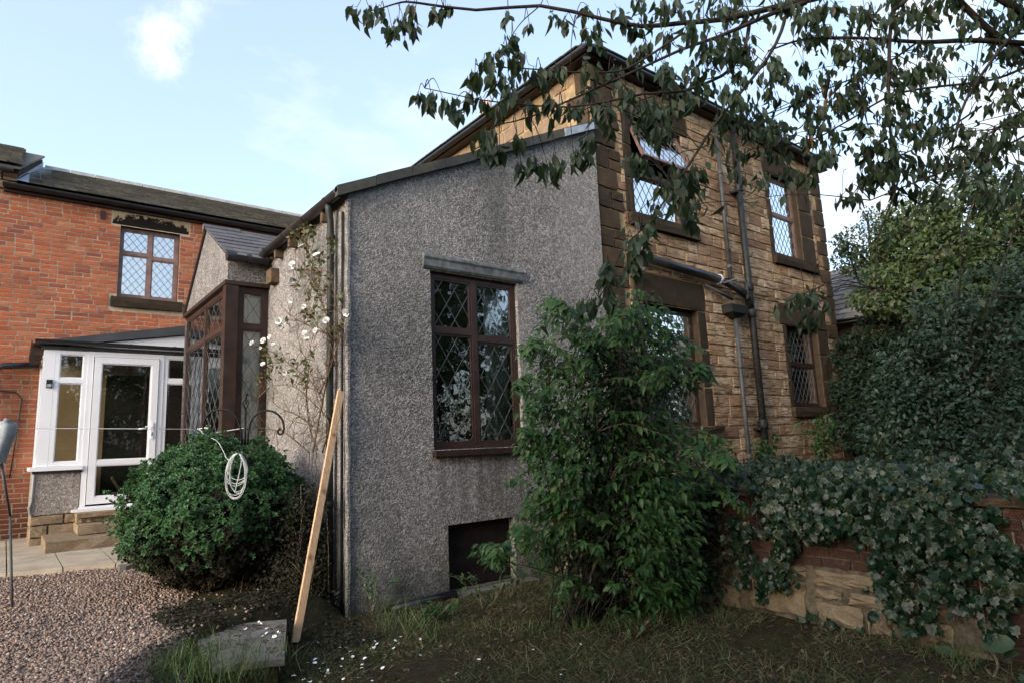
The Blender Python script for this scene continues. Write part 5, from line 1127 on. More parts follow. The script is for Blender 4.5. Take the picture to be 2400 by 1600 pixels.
P_ = P_[(P_[:, 1] < YP - .04) & (P_[:, 0] < GX - .02) | (P_[:, 2] > 1.15) & (P_[:, 1] < YP - .04)]; P_ = P_[P_[:, 2] > .03]
axis = np.array(onz(1440, 1450, 0)); ctr = P_.mean(0)
SL_ = list(rng.uniform(.032, .078, len(P_))); Q_, DQ = [], []; spr = MB()
for (x, y, r) in SHB:
    for _ in range(3):
        a = rng.uniform(0, 2 * math.pi); dd = 5.45 - rng.uniform(.05, .45); b = at(x, y, dd + .15); e = at(x + math.cos(a) * r * rng.uniform(.9, 1.5), y - abs(math.sin(a)) * r * rng.uniform(.3, 1.2) + r * .25, dd - .05)
        if e[1] > YP - .06 or (e[0] > GX - .05 and e[2] < 1.1) or e[2] < .05: continue
        c = curve([b, (b + e) / 2 + np.array((0, 0, .06)), e, e + (e - b) * .25 + np.array((0, 0, -.05))], 13); spr.tube(c, list(np.linspace(.004, .0015, len(c))), 4); ax = unit(e - b)
        for q in c[3:]:
            for sg in (1, -1):
                Q_.append(q + rng.normal(size=3) * .006); DQ.append(ax * .5 + np.cross(ax, (0, 0, 1)) * sg * .8 + np.array((0, 0, -.35)) + rng.normal(size=3) * .25); SL_.append(rng.uniform(.05, .095))
nb_ = len(P_); P_ = np.vstack([P_, np.array(Q_)]); SL_ = np.array(SL_)
D_ = unit((P_ - np.array((ctr[0], ctr[1], 0))) * np.array((1, 1, .0)) + 1e-6) * .7 + rand_unit(len(P_)) * .6 + np.array((-.15, -.25, -.35))
D_[nb_:] = np.array(DQ); obj('sprays', spr, 'twig', shrub, True, kind='stuff')
scatter(shrub, 'leaf', POINT, P_, frames(D_, np.array((-.3, -.5, 1.)) + rand_unit(len(P_)) * .45), SL_, 'shrub', 300)
sm_ = MB(); sub = P_[rng.choice(len(P_), 70, False)]
base = np.array((ctr[0] - .1, ctr[1] + .25, 0.0))
for p in sub:
    b = base + np.array((rng.normal() * .25, rng.normal() * .12, 0)); c = curve([b, b + (p - b) * .45 + np.array((0, 0, .15 * (p[2]))), p], 8); sm_.tube(c, list(np.linspace(.008, .002, len(c))), 5)
obj('stems', sm_, 'bark', shrub, True, kind='stuff')

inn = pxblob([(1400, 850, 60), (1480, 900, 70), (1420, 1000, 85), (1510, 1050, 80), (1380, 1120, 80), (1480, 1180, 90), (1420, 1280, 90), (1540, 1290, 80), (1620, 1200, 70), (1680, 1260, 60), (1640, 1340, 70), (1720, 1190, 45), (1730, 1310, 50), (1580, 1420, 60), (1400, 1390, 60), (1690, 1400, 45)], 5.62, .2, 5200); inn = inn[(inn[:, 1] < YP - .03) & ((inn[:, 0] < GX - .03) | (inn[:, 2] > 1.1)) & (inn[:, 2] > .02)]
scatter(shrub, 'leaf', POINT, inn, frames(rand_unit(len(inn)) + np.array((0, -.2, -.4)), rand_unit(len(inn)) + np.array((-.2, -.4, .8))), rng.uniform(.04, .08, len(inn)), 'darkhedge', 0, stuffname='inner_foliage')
# weeds along the foot of the wall
def weed(px, py, h, n, lab, mat='shrub', spread=.2, leaf=(.04, .08)):
    g_ = onz(px, py, 0.0); t = thing('weed', lab, 'plant', tuple(g_), 'weeds along the foot of the pebbledash wall')
    P_ = []; D = []; smb = MB()
    for i in range(n):
        e = g_ + np.array((rng.normal() * spread, rng.normal() * spread * .5, h * rng.uniform(.5, 1.1))); c = curve([g_ + np.array((rng.normal() * .05, 0, -.02)), g_ * .4 + e * .6 + np.array((0, 0, .12 * h)), e], 9); smb.tube(c, list(np.linspace(.004, .0015, len(c))), 4)
        for p in c[2:]:
            for _ in range(2):
                P_.append(p); D.append(rng.normal(size=3) * .8 + np.array((0, -.2, .1)))
    obj('stems', smb, 'vine', t, True); P_ = np.array(P_); scatter(t, 'leaf', POINT, P_, frames(np.array(D), np.array((0, -.4, 1.)) + rand_unit(len(P_)) * .4), rng.uniform(*leaf, len(P_)), mat)
weed(1140, 1420, .45, 6, 'straggling weed with leaves across the hatch in the foot of the wall', spread=.3)
weed(1010, 1455, .16, 5, 'low weed at the foot of the pebbledash wall left of the hatch', spread=.15)
weed(880, 1440, .4, 6, 'dark bushy weed at the corner by the foot of the plank', 'hebe', .18, (.03, .05))
weed(1500, 1490, .22, 5, 'bright green weed in front of the leafy shrub', spread=.15)

# ------------------------------------------------------------------ clipped evergreen bush
hb_c = np.array(at(508, 1218, 6.15)); HR = np.array((.82, .80, .76)); HZ0 = .22
bush = thing('clipped_bush', 'rounded clipped evergreen bush with tiny leaves beside the gravel', 'bush', (hb_c[0], hb_c[1], HZ0))
n = 11000; u = rand_unit(n); u[:, 2] = np.where(u[:, 2] < -.62, -u[:, 2] * .6, u[:, 2]); u = unit(u)
def lump(v): return 1 + .15 * mnoise.noise(Vector(v * 2.3)) + .16 * mnoise.noise(Vector(v * 5.0 + 5)) + .10 * mnoise.noise(Vector(v * 11))
lm = np.array([lump(v) for v in u]); zr = np.where(u[:, 2] < -.05, 1 - .20 * np.clip(-u[:, 2], 0, 1), 1)
rr = (1 - .10 * rng.random(n) ** 1.5); P_ = hb_c + u * HR * (lm * rr * zr)[:, None]
keepm = (P_[:, 2] > HZ0 + .02) & (P_[:, 0] < EX0 - .05); P_ = P_[keepm]; u2 = u[keepm]
lit = (u2[:, 2] + .18 * rng.normal(size=len(u2)) - .12 * u2[:, 0] + .10 * u2[:, 1]) > -.22  # lower shoots get dark dead-leaf colour, which also paints in the shade there
def rosette(seed):
    r = np.random.default_rng(seed); V = []; F = []
    for i in range(9):
        a = i * 2.4 + r.uniform(-.2, .2); el = .25 + .11 * i; L_ = 1.0 - .05 * i
        d = np.array((math.cos(a) * math.cos(el), math.sin(a) * math.cos(el), math.sin(el))); sd = np.array((-math.sin(a), math.cos(a), 0)); b = np.array((0, 0, .05 * i)); k = len(V)
        V += [b, b + d * L_ * .55 + sd * .23, b + d * L_, b + d * L_ * .55 - sd * .23]; F.append((k, k + 1, k + 2, k + 3))
    V = np.array(V, float); V = V[:, [0, 2, 1]] * np.array((1, 1, -1)); return V, np.array(F)      # axis along +y
ROS = [rosette(k) for k in range(5)]
axd = unit(u2 * np.array((1, 1, .8)) + np.array((-.15, -.2, .55)) + rand_unit(len(u2)) * .45)
fr_ = frames(axd, rand_unit(len(axd))); scl = rng.uniform(.026, .044, len(axd))
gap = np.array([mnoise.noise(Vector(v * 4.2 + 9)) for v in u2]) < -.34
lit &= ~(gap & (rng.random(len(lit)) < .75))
Q_, A_ = [], []; spb = MB()
for _ in range(130):
    v = rand_unit(1)[0]; v[2] = abs(v[2]) * .9 - .1; v = unit(v); b = hb_c + v * HR * lump(v) * .93; d = unit(v + np.array((0, 0, .5)) + rng.normal(size=3) * .3); L_ = rng.uniform(.06, .17)
    if b[0] + d[0] * L_ > EX0 - .08: continue
    spb.tube([b, b + d * L_], [.004, .002], 4)
    for t in np.linspace(.3, 1, 4): Q_.append(b + d * L_ * t); A_.append(d + rng.normal(size=3) * .3)
obj('stray_shoots', spb, 'twig', bush, True, kind='stuff'); scatter(bush, 'shoot', ROS, np.array(Q_), frames(np.array(A_), rand_unit(len(Q_))), rng.uniform(.024, .036, len(Q_)), 'hebe', 0, stuffname='stray_foliage')
scatter(bush, 'shoot', ROS, P_[lit], fr_[lit], scl[lit], 'hebe', 0, 'foliage')
scatter(bush, 'shoot', ROS, P_[~lit] , fr_[~lit], scl[~lit] * .9, 'dryhebe', 0, stuffname='old_shaded_foliage')
tw = MB()
for i in range(240):
    v = unit(np.array((rng.normal(), rng.normal(), rng.normal() * .5))); e = hb_c + v * HR * rng.uniform(.75, .95); b = np.array((hb_c[0] + rng.normal() * .08, hb_c[1] + rng.normal() * .08, HZ0)); c = curve([b, b + (e - b) * .5 + np.array((0, 0, .05)), e], 7); tw.tube(c, list(np.linspace(.008, .002, len(c))), 4)
obj('stems', tw, 'twig', bush, True, kind='stuff')
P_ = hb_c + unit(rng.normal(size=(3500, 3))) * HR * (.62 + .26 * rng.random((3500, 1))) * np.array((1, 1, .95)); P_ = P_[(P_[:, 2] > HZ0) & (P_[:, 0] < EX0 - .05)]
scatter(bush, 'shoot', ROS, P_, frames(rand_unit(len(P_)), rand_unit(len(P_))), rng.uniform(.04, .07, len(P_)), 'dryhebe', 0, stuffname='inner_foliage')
# dark undergrowth spreading round the foot of the bush and the wall corner
ug = thing('undergrowth_shrub', 'dark straggling undergrowth between the clipped bush and the wall corner behind the plank', 'shrub', (2.3, 6.0, .1))
P_ = pxblob([(720, 1180, 50), (740, 1260, 60), (760, 1330, 70), (700, 1340, 70), (640, 1380, 60), (560, 1410, 50), (800, 1290, 35), (820, 1350, 45), (460, 1400, 40), (400, 1370, 40), (840, 1400, 40), (770, 1400, 50), (600, 1440, 30), (680, 1420, 40), (520, 1440, 28), (730, 1440, 34), (650, 1300, 70), (690, 1240, 50)], 6.0, .25, 9000); P_ = P_[(P_[:, 1] < YP - .03) | (P_[:, 0] < EX0 - .1)]; P_ = P_[P_[:, 2] > .02]
scatter(ug, 'leaf', OVAL, P_, frames(rand_unit(len(P_)) + np.array((0, -.3, -.2)), rand_unit(len(P_)) + np.array((0, -.4, .8))), rng.uniform(.022, .046, len(P_)), 'dryhebe', 0)
st = MB()
for i in range(60):
    e = P_[rng.integers(len(P_))]; b = np.array((e[0] + rng.normal() * .1, e[1] + .1, 0.0)); c = curve([b, (b + e) / 2 + rng.normal(size=3) * .05, e], 7); st.tube(c, list(np.linspace(.006, .002, len(c))), 4)
obj('stems', st, 'vine', ug, True, kind='stuff')

# ------------------------------------------------------------------ climbing white rose on the side wall
rose = thing('climbing_rose', 'straggly climbing rose with white blooms on the pebbledash side wall by the rain pipe', 'rose', (2.42, 6.5, .2))
Bb = lambda a, b: (400 + a / 2.704, 480 + b / 2.704)
def onwall(x, y, off=.12): return onx(x, y, EX0 - off)
rst = MB(); RP = []
stems_ = [[(900, 1568), (940, 1350), (960, 1250), (900, 1130), (820, 1060), (740, 1000), (640, 930), (560, 900), (510, 885)], [(905, 1560), (950, 1300), (990, 1100), (1010, 900), (1000, 740), (930, 560), (900, 430), (860, 300), (880, 200), (960, 130), (1000, 60)], [(930, 1550), (880, 1400), (860, 1200), (870, 1000), (770, 870)], [(880, 1568), (720, 1440), (620, 1420), (540, 1400)], [(960, 1568), (1000, 1380), (900, 1250), (780, 1150), (640, 1140)], [(990, 820), (900, 780), (820, 740), (740, 690)], [(980, 560), (900, 480), (840, 420), (780, 400)], [(1010, 900), (1060, 820), (1090, 740), (1120, 690)], [(900, 1400), (800, 1330), (700, 1290), (640, 1240)], [(940, 1200), (1010, 1040), (1060, 850), (1040, 600), (1000, 400)], [(620, 1160), (520, 1240), (440, 1190)]]
for s_ in stems_:
    c = curve([onwall(*Bb(*p), .09 + .05 * rng.random()) for p in s_], 30); rst.tube(c, list(np.linspace(.009, .003, len(c))), 5); RP.append(np.array(c))
allp = np.vstack(RP)
for i in range(260):
    b = allp[rng.integers(len(allp))]; e = b + np.array((-abs(rng.normal()) * .10, rng.normal() * .22, rng.normal() * .22)); e[0] = min(e[0], EX0 - .03); c = curve([b, (b + e) / 2 + rng.normal(size=3) * .05, e], 7); rst.tube(c, list(np.linspace(.0038, .0015, len(c))), 4)
obj('stems', rst, 'twig', rose, True, kind='stuff')
RL = [(905, 380, 60), (930, 450, 60), (880, 300, 40), (960, 330, 40), (880, 560, 50), (930, 590, 45), (830, 420, 30), (790, 510, 30), (900, 700, 50), (960, 700, 30), (850, 690, 30), (600, 950, 45), (640, 1000, 60), (700, 980, 60), (780, 1040, 60), (850, 1080, 70), (860, 980, 30), (900, 930, 30), (560, 1090, 40), (620, 1080, 40), (780, 190, 50), (850, 160, 40), (900, 190, 40), (740, 750, 20), (690, 760, 15), (1060, 780, 40), (1080, 600, 40), (1020, 250, 40), (770, 160, 40), (1000, 480, 30), (860, 230, 40)]
P_ = []
for a, b, r in RL:
    x, y = Bb(a, b); c = onwall(x, y, .14); k = int(r * .52); P_.append(c + rng.normal(size=(k, 3)) * np.array((.05, 1, 1)) * (r / 2.704 * 6.2 / FPX) * .75)
P_ = np.vstack(P_); P_[:, 0] = np.minimum(P_[:, 0], EX0 - .03)
scatter(rose, 'leaf', OVAL, P_, frames(rand_unit(len(P_)) + np.array((-.3, -.3, -.4)), rand_unit(len(P_)) + np.array((-.5, -.4, .6))), rng.uniform(.035, .065, len(P_)), 'rose', 250)
def bloom(seed):
    r = np.random.default_rng(seed); V = []; F = []
    for ring, (cnt, rad_, el, L_) in enumerate(((6, .9, .25, 1.), (5, .7, .75, .9), (4, .45, 1.15, .8))):
        for i in range(cnt):
            a = 2 * math.pi * (i + .5 * ring) / cnt + r.uniform(-.2, .2); k = len(V)
            for t in (0, .5, 1):
                w_ = (.12, .42, .34)[int(t * 2)]; ee = el + t * .5; c = np.array((math.cos(a) * math.cos(ee), math.sin(a) * math.cos(ee), math.sin(ee))) * rad_ * t; sd = np.array((-math.sin(a), math.cos(a), 0))
                V += [c - sd * w_ * rad_, c + np.array((0, 0, -.06)), c + sd * w_ * rad_]
            F += [(k, k + 1, k + 4, k + 3), (k + 1, k + 2, k + 5, k + 4), (k + 3, k + 4, k + 7, k + 6), (k + 4, k + 5, k + 8, k + 7)]
    return np.array(V, float), np.array(F)
BL_ = [bloom(k) for k in range(3)]; bms = []
for V, F in BL_: me = mesh_np('bloom', V, F); me.materials.append(MAT['petal']); bms.append(me)
ROSES = [(835, 275, 1.1), (930, 330, 1.1), (775, 385, 1.1), (758, 415, .9), (762, 480, .9), (768, 605, .9), (845, 650, .8), (685, 735, 1.2), (695, 770, .8), (595, 865, 1.1), (632, 840, .8), (650, 890, .7), (522, 882, 1), (497, 935, .9), (588, 1015, .9), (722, 1060, .8), (988, 740, 1), (1118, 675, 1.1), (850, 820, .9), (862, 860, .9), (925, 800, .8), (437, 1192, 1.1), (570, 905, .5)]
for a, b, s_ in ROSES:
    p = onwall(*Bb(a, b), .19); o = bpy.data.objects.new('bloom', bms[int(rng.integers(3))]); link(o, rose)
    d = unit(np.array((-.75 + .3 * rng.normal(), -.75 + .3 * rng.normal(), .35 + .4 * rng.normal()))); q = Vector(d).to_track_quat('Z', 'Y').to_matrix().to_4x4()
    o.matrix_basis = Matrix.Translation(Vector(p)) @ q @ Matrix.Scale(.052 * s_, 4)

# ------------------------------------------------------------------ ivy over the garden wall
ivy = thing('variegated_ivy', 'variegated ivy with pale leaf edges trailing over the top of the garden wall', 'ivy', (GX, 2.6, 1.0))
P_, N_ = [], []
def wallpts(px, py, r, k, out=.11):
    c = onx(px, py, GX); s_ = r * ((c - CAM) @ FWD) / FPX; q = np.stack([GX - .03 - np.abs(rng.normal(size=k)) * out, c[1] + rng.normal(size=k) * s_ * .55, c[2] + rng.normal(size=k) * s_ * .55], 1); P_.append(q); N_.append(np.tile((-1, -.25, .35), (k, 1)) + rng.normal(size=(k, 3)) * .38)
Cw = lambda a, b: (1650 + a / 2.851, 1050 + b / 2.851)
for a, b, r, k in [(470, 330, 90, 30), (620, 330, 110, 50), (520, 440, 60, 20), (700, 400, 110, 55), (850, 350, 120, 60), (800, 470, 80, 32), (950, 400, 110, 55), (1080, 380, 120, 60), (1000, 480, 50, 14), (1200, 400, 120, 60), (1200, 500, 70, 24), (1330, 400, 110, 55), (1290, 540, 70, 26), (1450, 430, 110, 50), (1480, 560, 70, 26), (1600, 430, 120, 55), (1640, 540, 80, 30), (1750, 480, 100, 45), (1790, 600, 70, 24), (1870, 420, 80, 28), (1900, 620, 50, 14), (1450, 300, 130, 60), (1650, 300, 120, 55), (1250, 280, 120, 60), (1050, 270, 110, 55), (850, 250, 100, 50), (700, 250, 80, 36), (480, 230, 50, 14), (250, 480, 40, 7), (250, 580, 40, 8), (240, 650, 30, 6), (300, 680, 50, 12), (590, 560, 50, 16), (600, 640, 55, 20), (580, 720, 55, 18), (540, 800, 60, 16), (520, 880, 50, 12), (440, 820, 60, 14), (420, 980, 30, 4), (300, 860, 40, 6), (1240, 640, 50, 14), (1220, 740, 50, 14), (1270, 800, 55, 16), (1250, 900, 55, 14), (1290, 1000, 60, 16), (1360, 1100, 60, 14), (1380, 640, 50, 12), (1440, 1030, 18, 2), (1550, 1030, 18, 2), (1880, 700, 60, 10), (1820, 780, 40, 8), (1830, 980, 45, 9), (1760, 930, 40, 8), (1660, 850, 70, 14), (2000, 820, 60, 12), (2050, 950, 70, 16), (2000, 1080, 60, 14), (2100, 700, 50, 8), (1050, 1250, 40, 4), (1100, 1280, 25, 2), (1210, 1280, 22, 2), (1300, 1310, 50, 8), (1360, 1390, 40, 8), (1230, 1350, 40, 5), (760, 1100, 25, 3), (870, 1160, 40, 5), (1980, 1200, 60, 12), (1700, 620, 60, 14), (1500, 700, 70, 14), (1600, 760, 70, 14), (1420, 780, 55, 9), (1560, 900, 60, 9), (1700, 1000, 60, 9), (1930, 560, 70, 16), (2040, 640, 70, 16), (1960, 760, 70, 14), (2090, 860, 60, 12), (1960, 960, 60, 12), (1340, 900, 50, 9), (1390, 1000, 50, 8), (1440, 1160, 50, 7), (1560, 1120, 60, 8), (640, 480, 60, 18), (740, 500, 50, 12), (900, 520, 50, 12), (1100, 520, 50, 14), (380, 540, 40, 8), (360, 760, 40, 7)]:
    wallpts(*Cw(a, b), r / 2.851 * 1.15, int(k * 2.1))
# lying on the top of the wall and the bank behind
k = 3600; q = np.stack([GX - .16 + 3.6 * rng.random(k) ** 1.3, rng.uniform(-1.2, 4.6, k), np.zeros(k)], 1); q[:, 2] = [terr_z(a, b) + .10 + .22 * max(0, mnoise.noise(Vector((a * 1.6, b * 1.6, 2)))) + rng.uniform(-.05, .07) for a, b, _ in q]; P_.append(q); N_.append(np.tile((-.35, -.35, 1.), (k, 1)) + rng.normal(size=(k, 3)) * .35)
P_ = np.vstack(P_); N_ = np.vstack(N_); ok = P_[:, 2] > .02; P_, N_ = P_[ok], N_[ok]
dn = np.tile((-.2, -.2, -1.), (len(P_), 1)) + rng.normal(size=(len(P_), 3)) * .45
scatter(ivy, 'leaf', IVY, P_, frames(dn, N_), rng.uniform(.034, .086, len(P_)), 'ivy', 300, 'foliage', IVY_RIM)
vm = MB()
for pts in ([(1340, 560), (1360, 700), (1400, 830), (1450, 950), (1490, 1010)], [(560, 420), (600, 560), (590, 700), (545, 850), (430, 980)], [(1200, 450), (1240, 640), (1250, 800), (1290, 1000), (1350, 1130)], [(1850, 700), (1840, 850), (1860, 1000), (1875, 1150), (1900, 1300), (1960, 1430), (2100, 1540)], [(1740, 900), (1760, 1060)], [(300, 480), (290, 680), (320, 850), (345, 1050)], [(1100, 1130), (1110, 1290)], [(2060, 560), (2075, 640)]):
    c = curve([onx(*Cw(*p), GX - .035 - .02 * rng.random()) for p in pts], 16); vm.tube(c, list(np.linspace(.009, .004, len(c))), 5)
obj('stems', vm, 'vine', ivy, True)
vd = np.vstack([(lambda c: c)(np.array(onx(*Cw(335 + rng.normal() * 12, 820 + 230 * t), GX - .03 - .02 * rng.random())))[None] for t in rng.random(60)])
big = thing('broad_leaf_plant', 'broad leaved weed with a big pale leaf at the foot of the garden wall', 'plant', tuple(onz(2300, 1560, .02)))
bp = np.array([onx(*Cw(2080, 1300), GX - .2), onx(*Cw(2100, 1530), GX - .4), onx(*Cw(1680, 1390), GX - .12), onx(*Cw(2000, 1400), GX - .15)])
scatter(big, 'leaf', [leaf_shape([(0, .02), (.15, .22), (.45, .34), (.75, .24), (1, .02)], .25, .4)], bp, frames(np.array([(-.3, .8, -.1), (.1, -.9, -.2), (-.2, .5, .3), (-.4, -.3, .4)]), np.array([(-.8, -.2, .6), (-.6, .1, .9), (-.7, -.3, .7), (-.7, 0, .8)], float)), np.array([.18, .2, .12, .13]), 'ivy2', 10)
obj('stalk', MB().tube(curve([onz(2330, 1585, .0), onx(*Cw(1960, 1430), GX - .15), onx(*Cw(1890, 1250), GX - .1)], 12), .008, 6), 'vine', big, True)

# ------------------------------------------------------------------ trees and hedge on the right
def crown_tree(name, lab, cat, base, blobs, n, shapes, mat, size, trunk_r=.07, inner=.5, bark='bark', down=-.2, leafkeep=0, group=None):
    """blobs: (centre, radius) lists; leaves crowd towards the outside of each blob with gaps between"""
    t = thing(name, lab, cat, tuple(base), group); tot = sum(r ** 2 for _, r in blobs); P_ = []; O_ = []
    for c, r in blobs:
        k = int(n * r * r / tot); v = rand_unit(k); rr = (inner + (1 - inner) * rng.random(k) ** .6)
        f = np.array([1 + .25 * mnoise.noise(Vector(q * 2.5 + c)) for q in v]); P_.append(np.array(c) + v * (r * rr * f)[:, None] * np.array((1, 1, .9))); O_.append(v)
    P_ = np.vstack(P_); O_ = np.vstack(O_)
    cl = np.array([mnoise.noise(Vector(p * 2.2)) for p in P_]); ok = (cl > -.32) & (P_[:, 2] > base[2] + .03); P_, O_ = P_[ok], O_[ok]
    scatter(t, 'leaf', shapes, P_, frames(O_ * .6 + rand_unit(len(P_)) * .7 + np.array((0, 0, down)), O_ * .5 + rand_unit(len(P_)) * .5 + np.array((-.3, -.3, .8))), rng.uniform(*size, len(P_)), mat, leafkeep, 'crown')
    mb = MB(); top_ = max(c[2] for c, r in blobs)
    cx = np.mean([c for c, _ in blobs], axis=0); c = curve([base, (base[0] * .7 + cx[0] * .3, base[1] * .7 + cx[1] * .3, base[2] + (cx[2] - base[2]) * .5), cx], 10); mb.tube(c, list(np.linspace(trunk_r, trunk_r * .5, len(c))), 8)
    for b, r in blobs:
        for _ in range(2):
            e = np.array(b) + rand_unit(1)[0] * r * .5; q = curve([c[int(len(c) * rng.uniform(.3, .9))], (np.array(cx) + e) / 2 + rng.normal(size=3) * .15, e], 8); mb.tube(q, list(np.linspace(trunk_r * .45, trunk_r * .1, len(q))), 5)
    obj('trunk', mb, bark, t, True); return t
def B(x, y, r, d): return (np.array(at(x, y, d)), r * d / FPX)
gz = 1.1
crown_tree('elder_tree', 'leafy tree with sunlight painted into its yellow leaves rising at the right behind the outbuilding roof', 'tree', np.array((*at(2200, 900, 11.5)[:2], gz)), [B(2250, 480, 90, 11.5), (B(2330, 560, 110, 11.3)), B(2160, 520, 80, 11.8), B(2230, 600, 110, 11.2), B(2120, 620, 80, 11.6), B(2380, 480, 90, 11.6), B(2180, 690, 90, 11), B(2330, 680, 100, 11), B(2070, 690, 60, 11.4), B(2480, 560, 120, 11.5), B(2300, 440, 50, 11.5), B(2080, 560, 40, 11.7), B(2100, 500, 30, 12), B(2030, 700, 40, 11.8)], 21000, SMALL, 'elder', (.065, .12), .10, .3)
crown_tree('hawthorn_tree', 'thin small leaved tree with sky showing through beside the stone house corner', 'tree', np.array((*at(2050, 900, 14.5)[:2], gz)), [B(2000, 570, 45, 14.5), B(2050, 545, 45, 14.5), B(2090, 590, 50, 14.5), B(1985, 610, 40, 14.4), B(2040, 620, 45, 14.5), B(2080, 520, 35, 14.5), B(2120, 530, 50, 14.5), B(1970, 570, 25, 14.5), B(2100, 650, 40, 14.5), B(2030, 500, 18, 14.5)], 4200, SMALL, 'tree', (.055, .10), .07, .3)
crown_tree('hedge_bush', 'grey green broad hedge bush at the right above the ivy bank', 'bush', np.array((*at(2250, 1050, 8.6)[:2], gz)), [B(2230, 780, 100, 8.6), B(2330, 740, 110, 8.8), B(2150, 850, 90, 8.5), B(2250, 880, 120, 8.3), B(2370, 860, 120, 8.4), B(2160, 960, 100, 8.2), B(2280, 990, 120, 8.0), B(2390, 990, 110, 8.0), B(2120, 830, 50, 8.6), B(2080, 930, 60, 8.6), B(2200, 720, 60, 8.9), B(2300, 680, 70, 9), B(2400, 660, 80, 9), B(2450, 760, 120, 8.7), B(2480, 950, 120, 8.2), B(2090, 1010, 70, 8.3), B(2200, 1060, 70, 7.6), B(2330, 1070, 80, 7.4)], 20000, SMALL, 'privet', (.05, .085), .06, .5)
crown_tree('dark_hedge', 'dark shaded hedge under the eaves of the outbuilding beside the stone house', 'hedge', np.array((*at(2030, 1050, 11.5)[:2], gz)), [B(2000, 830, 50, 11.9), B(2060, 850, 70, 11.5), B(2010, 920, 60, 11.5), B(2070, 950, 80, 11), B(2000, 1000, 60, 11), B(2050, 1040, 70, 10.5), B(1990, 800, 24, 12.2), B(2065, 770, 50, 12), B(2100, 720, 50, 12), B(2110, 820, 60, 11.5), B(2040, 740, 26, 12.5), B(1985, 940, 34, 11.2), B(2120, 900, 70, 11)], 14000, SMALL, 'darkhedge', (.06, .10), .05, .45)
# plants standing at the foot of the stone house
def tuft_plant(px, py, X, h, n, lab):
    b = onx(px, py, X); b[2] = terr_z(b[0], min(b[1], 5.7)); t = thing('border_plant', lab, 'plant', tuple(b), 'plants at the foot of the stone house'); P_ = []; D = []; mb = MB()
    for i in range(n):
        e = b + np.array((rng.normal() * h * .3, rng.normal() * h * .25, h * rng.uniform(.5, 1.1))); c = curve([b + rng.normal(size=3) * .04, (b + e) / 2 + np.array((0, 0, .1 * h)), e], 8); mb.tube(c, list(np.linspace(.006, .002, len(c))), 4)
        for p in c[1:]:
            for _ in range(3): P_.append(p + rng.normal(size=3) * .03); D.append(rng.normal(size=3) + np.array((0, 0, -.1)))
    obj('stems', mb, 'vine', t, True); P_ = np.array(P_); scatter(t, 'leaf', POINT, P_, frames(np.array(D), rand_unit(len(P_)) + np.array((-.2, -.4, .8))), rng.uniform(.05, .10, len(P_)), 'shrub')
tuft_plant(1930, 1090, 9.2, .75, 12, 'upright leafy plant below the far lower window of the stone house')
tuft_plant(1800, 1110, 7.8, .45, 10, 'low leafy plant beside the foot of the iron pipes')
tuft_plant(2080, 1080, 9.3, .6, 12, 'bushy green plant on the bank at the foot of the dark hedge')
tuft_plant(1690, 1120, 6.9, .5, 10, 'low leafy plant on the bank to the left of the pipes')

# trees standing behind the photographer: they shade the lower garden and show in the window glass
for i, (x, y, h, r) in enumerate(((11.5, -7.5, 9.0, 3.2), (6.5, -8.5, 8.6, 3.0), (17.5, -7.0, 7.6, 3.2), (-1.5, -11.5, 5.0, 2.2), (24.5, -7.5, 7.0, 3.2), (3.0, -11.0, 7.0, 2.6), (12.5, -1.8, 5.5, 2.2))):
    bl = [(np.array((x + rng.normal() * r * .45, y + rng.normal() * r * .4, h * rng.uniform(.40, .86))), r * rng.uniform(.45, .65)) for _ in range(12)] + [(np.array((x + rng.normal() * r * .5, y, 1.4)), r * .5) for _ in range(3)]
    crown_tree('garden_tree', ('dark bushy tree reflected in the large leaded window', 'tall tree behind the lawn reflected in the lower leaded glass', 'tall dark tree reflected in the stone house windows', 'low dark tree reflected in the porch side light', 'dark tree reflected in the far stone house windows', 'dark tree reflected behind the porch door glass', 'tree on the bank shading the ivy wall from the right')[i], 'tree', np.array((x, y, -.1)), bl, 4200, SMALL, 'tree', (.22, .36), .16, .3, group='trees behind the lawn')

for i, (x0, y0, x1, y1, h, lab) in enumerate(((-3.2, -6.0, -3.0, 2.6, 4.6, 'tall dark hedge added out of view on the left to shade the garden'), (-1.5, -3.4, 6.5, -3.0, 4.4, 'dark hedge added out of view behind the camera to shade the garden'))):  # unseen hedges, added only to keep low light off the garden
    bl = [(np.array((x0 + (x1 - x0) * t + rng.normal() * .2, y0 + (y1 - y0) * t + rng.normal() * .2, z)), .85) for t in np.linspace(0, 1, 8) for z in np.arange(.7, h - .4, 1.1)]
    crown_tree('added_shade_hedge', lab, 'hedge', np.array((x0, y0, -.1)), bl, 13000, SMALL, 'tree', (.12, .20), .08, .4)

# ------------------------------------------------------------------ ground cover
# gravel: separate little stones
def pebble_shape(seed):
    r = np.random.default_rng(seed); V = []
    for z, k in ((-.35, .8), (.25, 1.0)):
        for i in range(5): a = 2 * math.pi * i / 5 + r.uniform(-.3, .3); V.append((math.cos(a) * .5 * k * r.uniform(.8, 1.15), math.sin(a) * .42 * k * r.uniform(.8, 1.15), z * .55))
    V.append((r.uniform(-.1, .1), r.uniform(-.1, .1), .36)); F = [(i, (i + 1) % 5, 5 + (i + 1) % 5, 5 + i) for i in range(5)] + [(5 + i, 5 + (i + 1) % 5, 10, 10) for i in range(5)]
    return np.array(V, float), np.array(F)
PEB = [pebble_shape(k) for k in range(6)]
def tri_fix(sh):
    V, F = sh; out = []
    for f in F:
        if f[2] == f[3]: out.append((f[0], f[1], f[2]))
        else: out += [(f[0], f[1], f[2]), (f[0], f[2], f[3])]
    return V, np.array(out)
PEB = [tri_fix(p) for p in PEB]
pts = []
n = 0
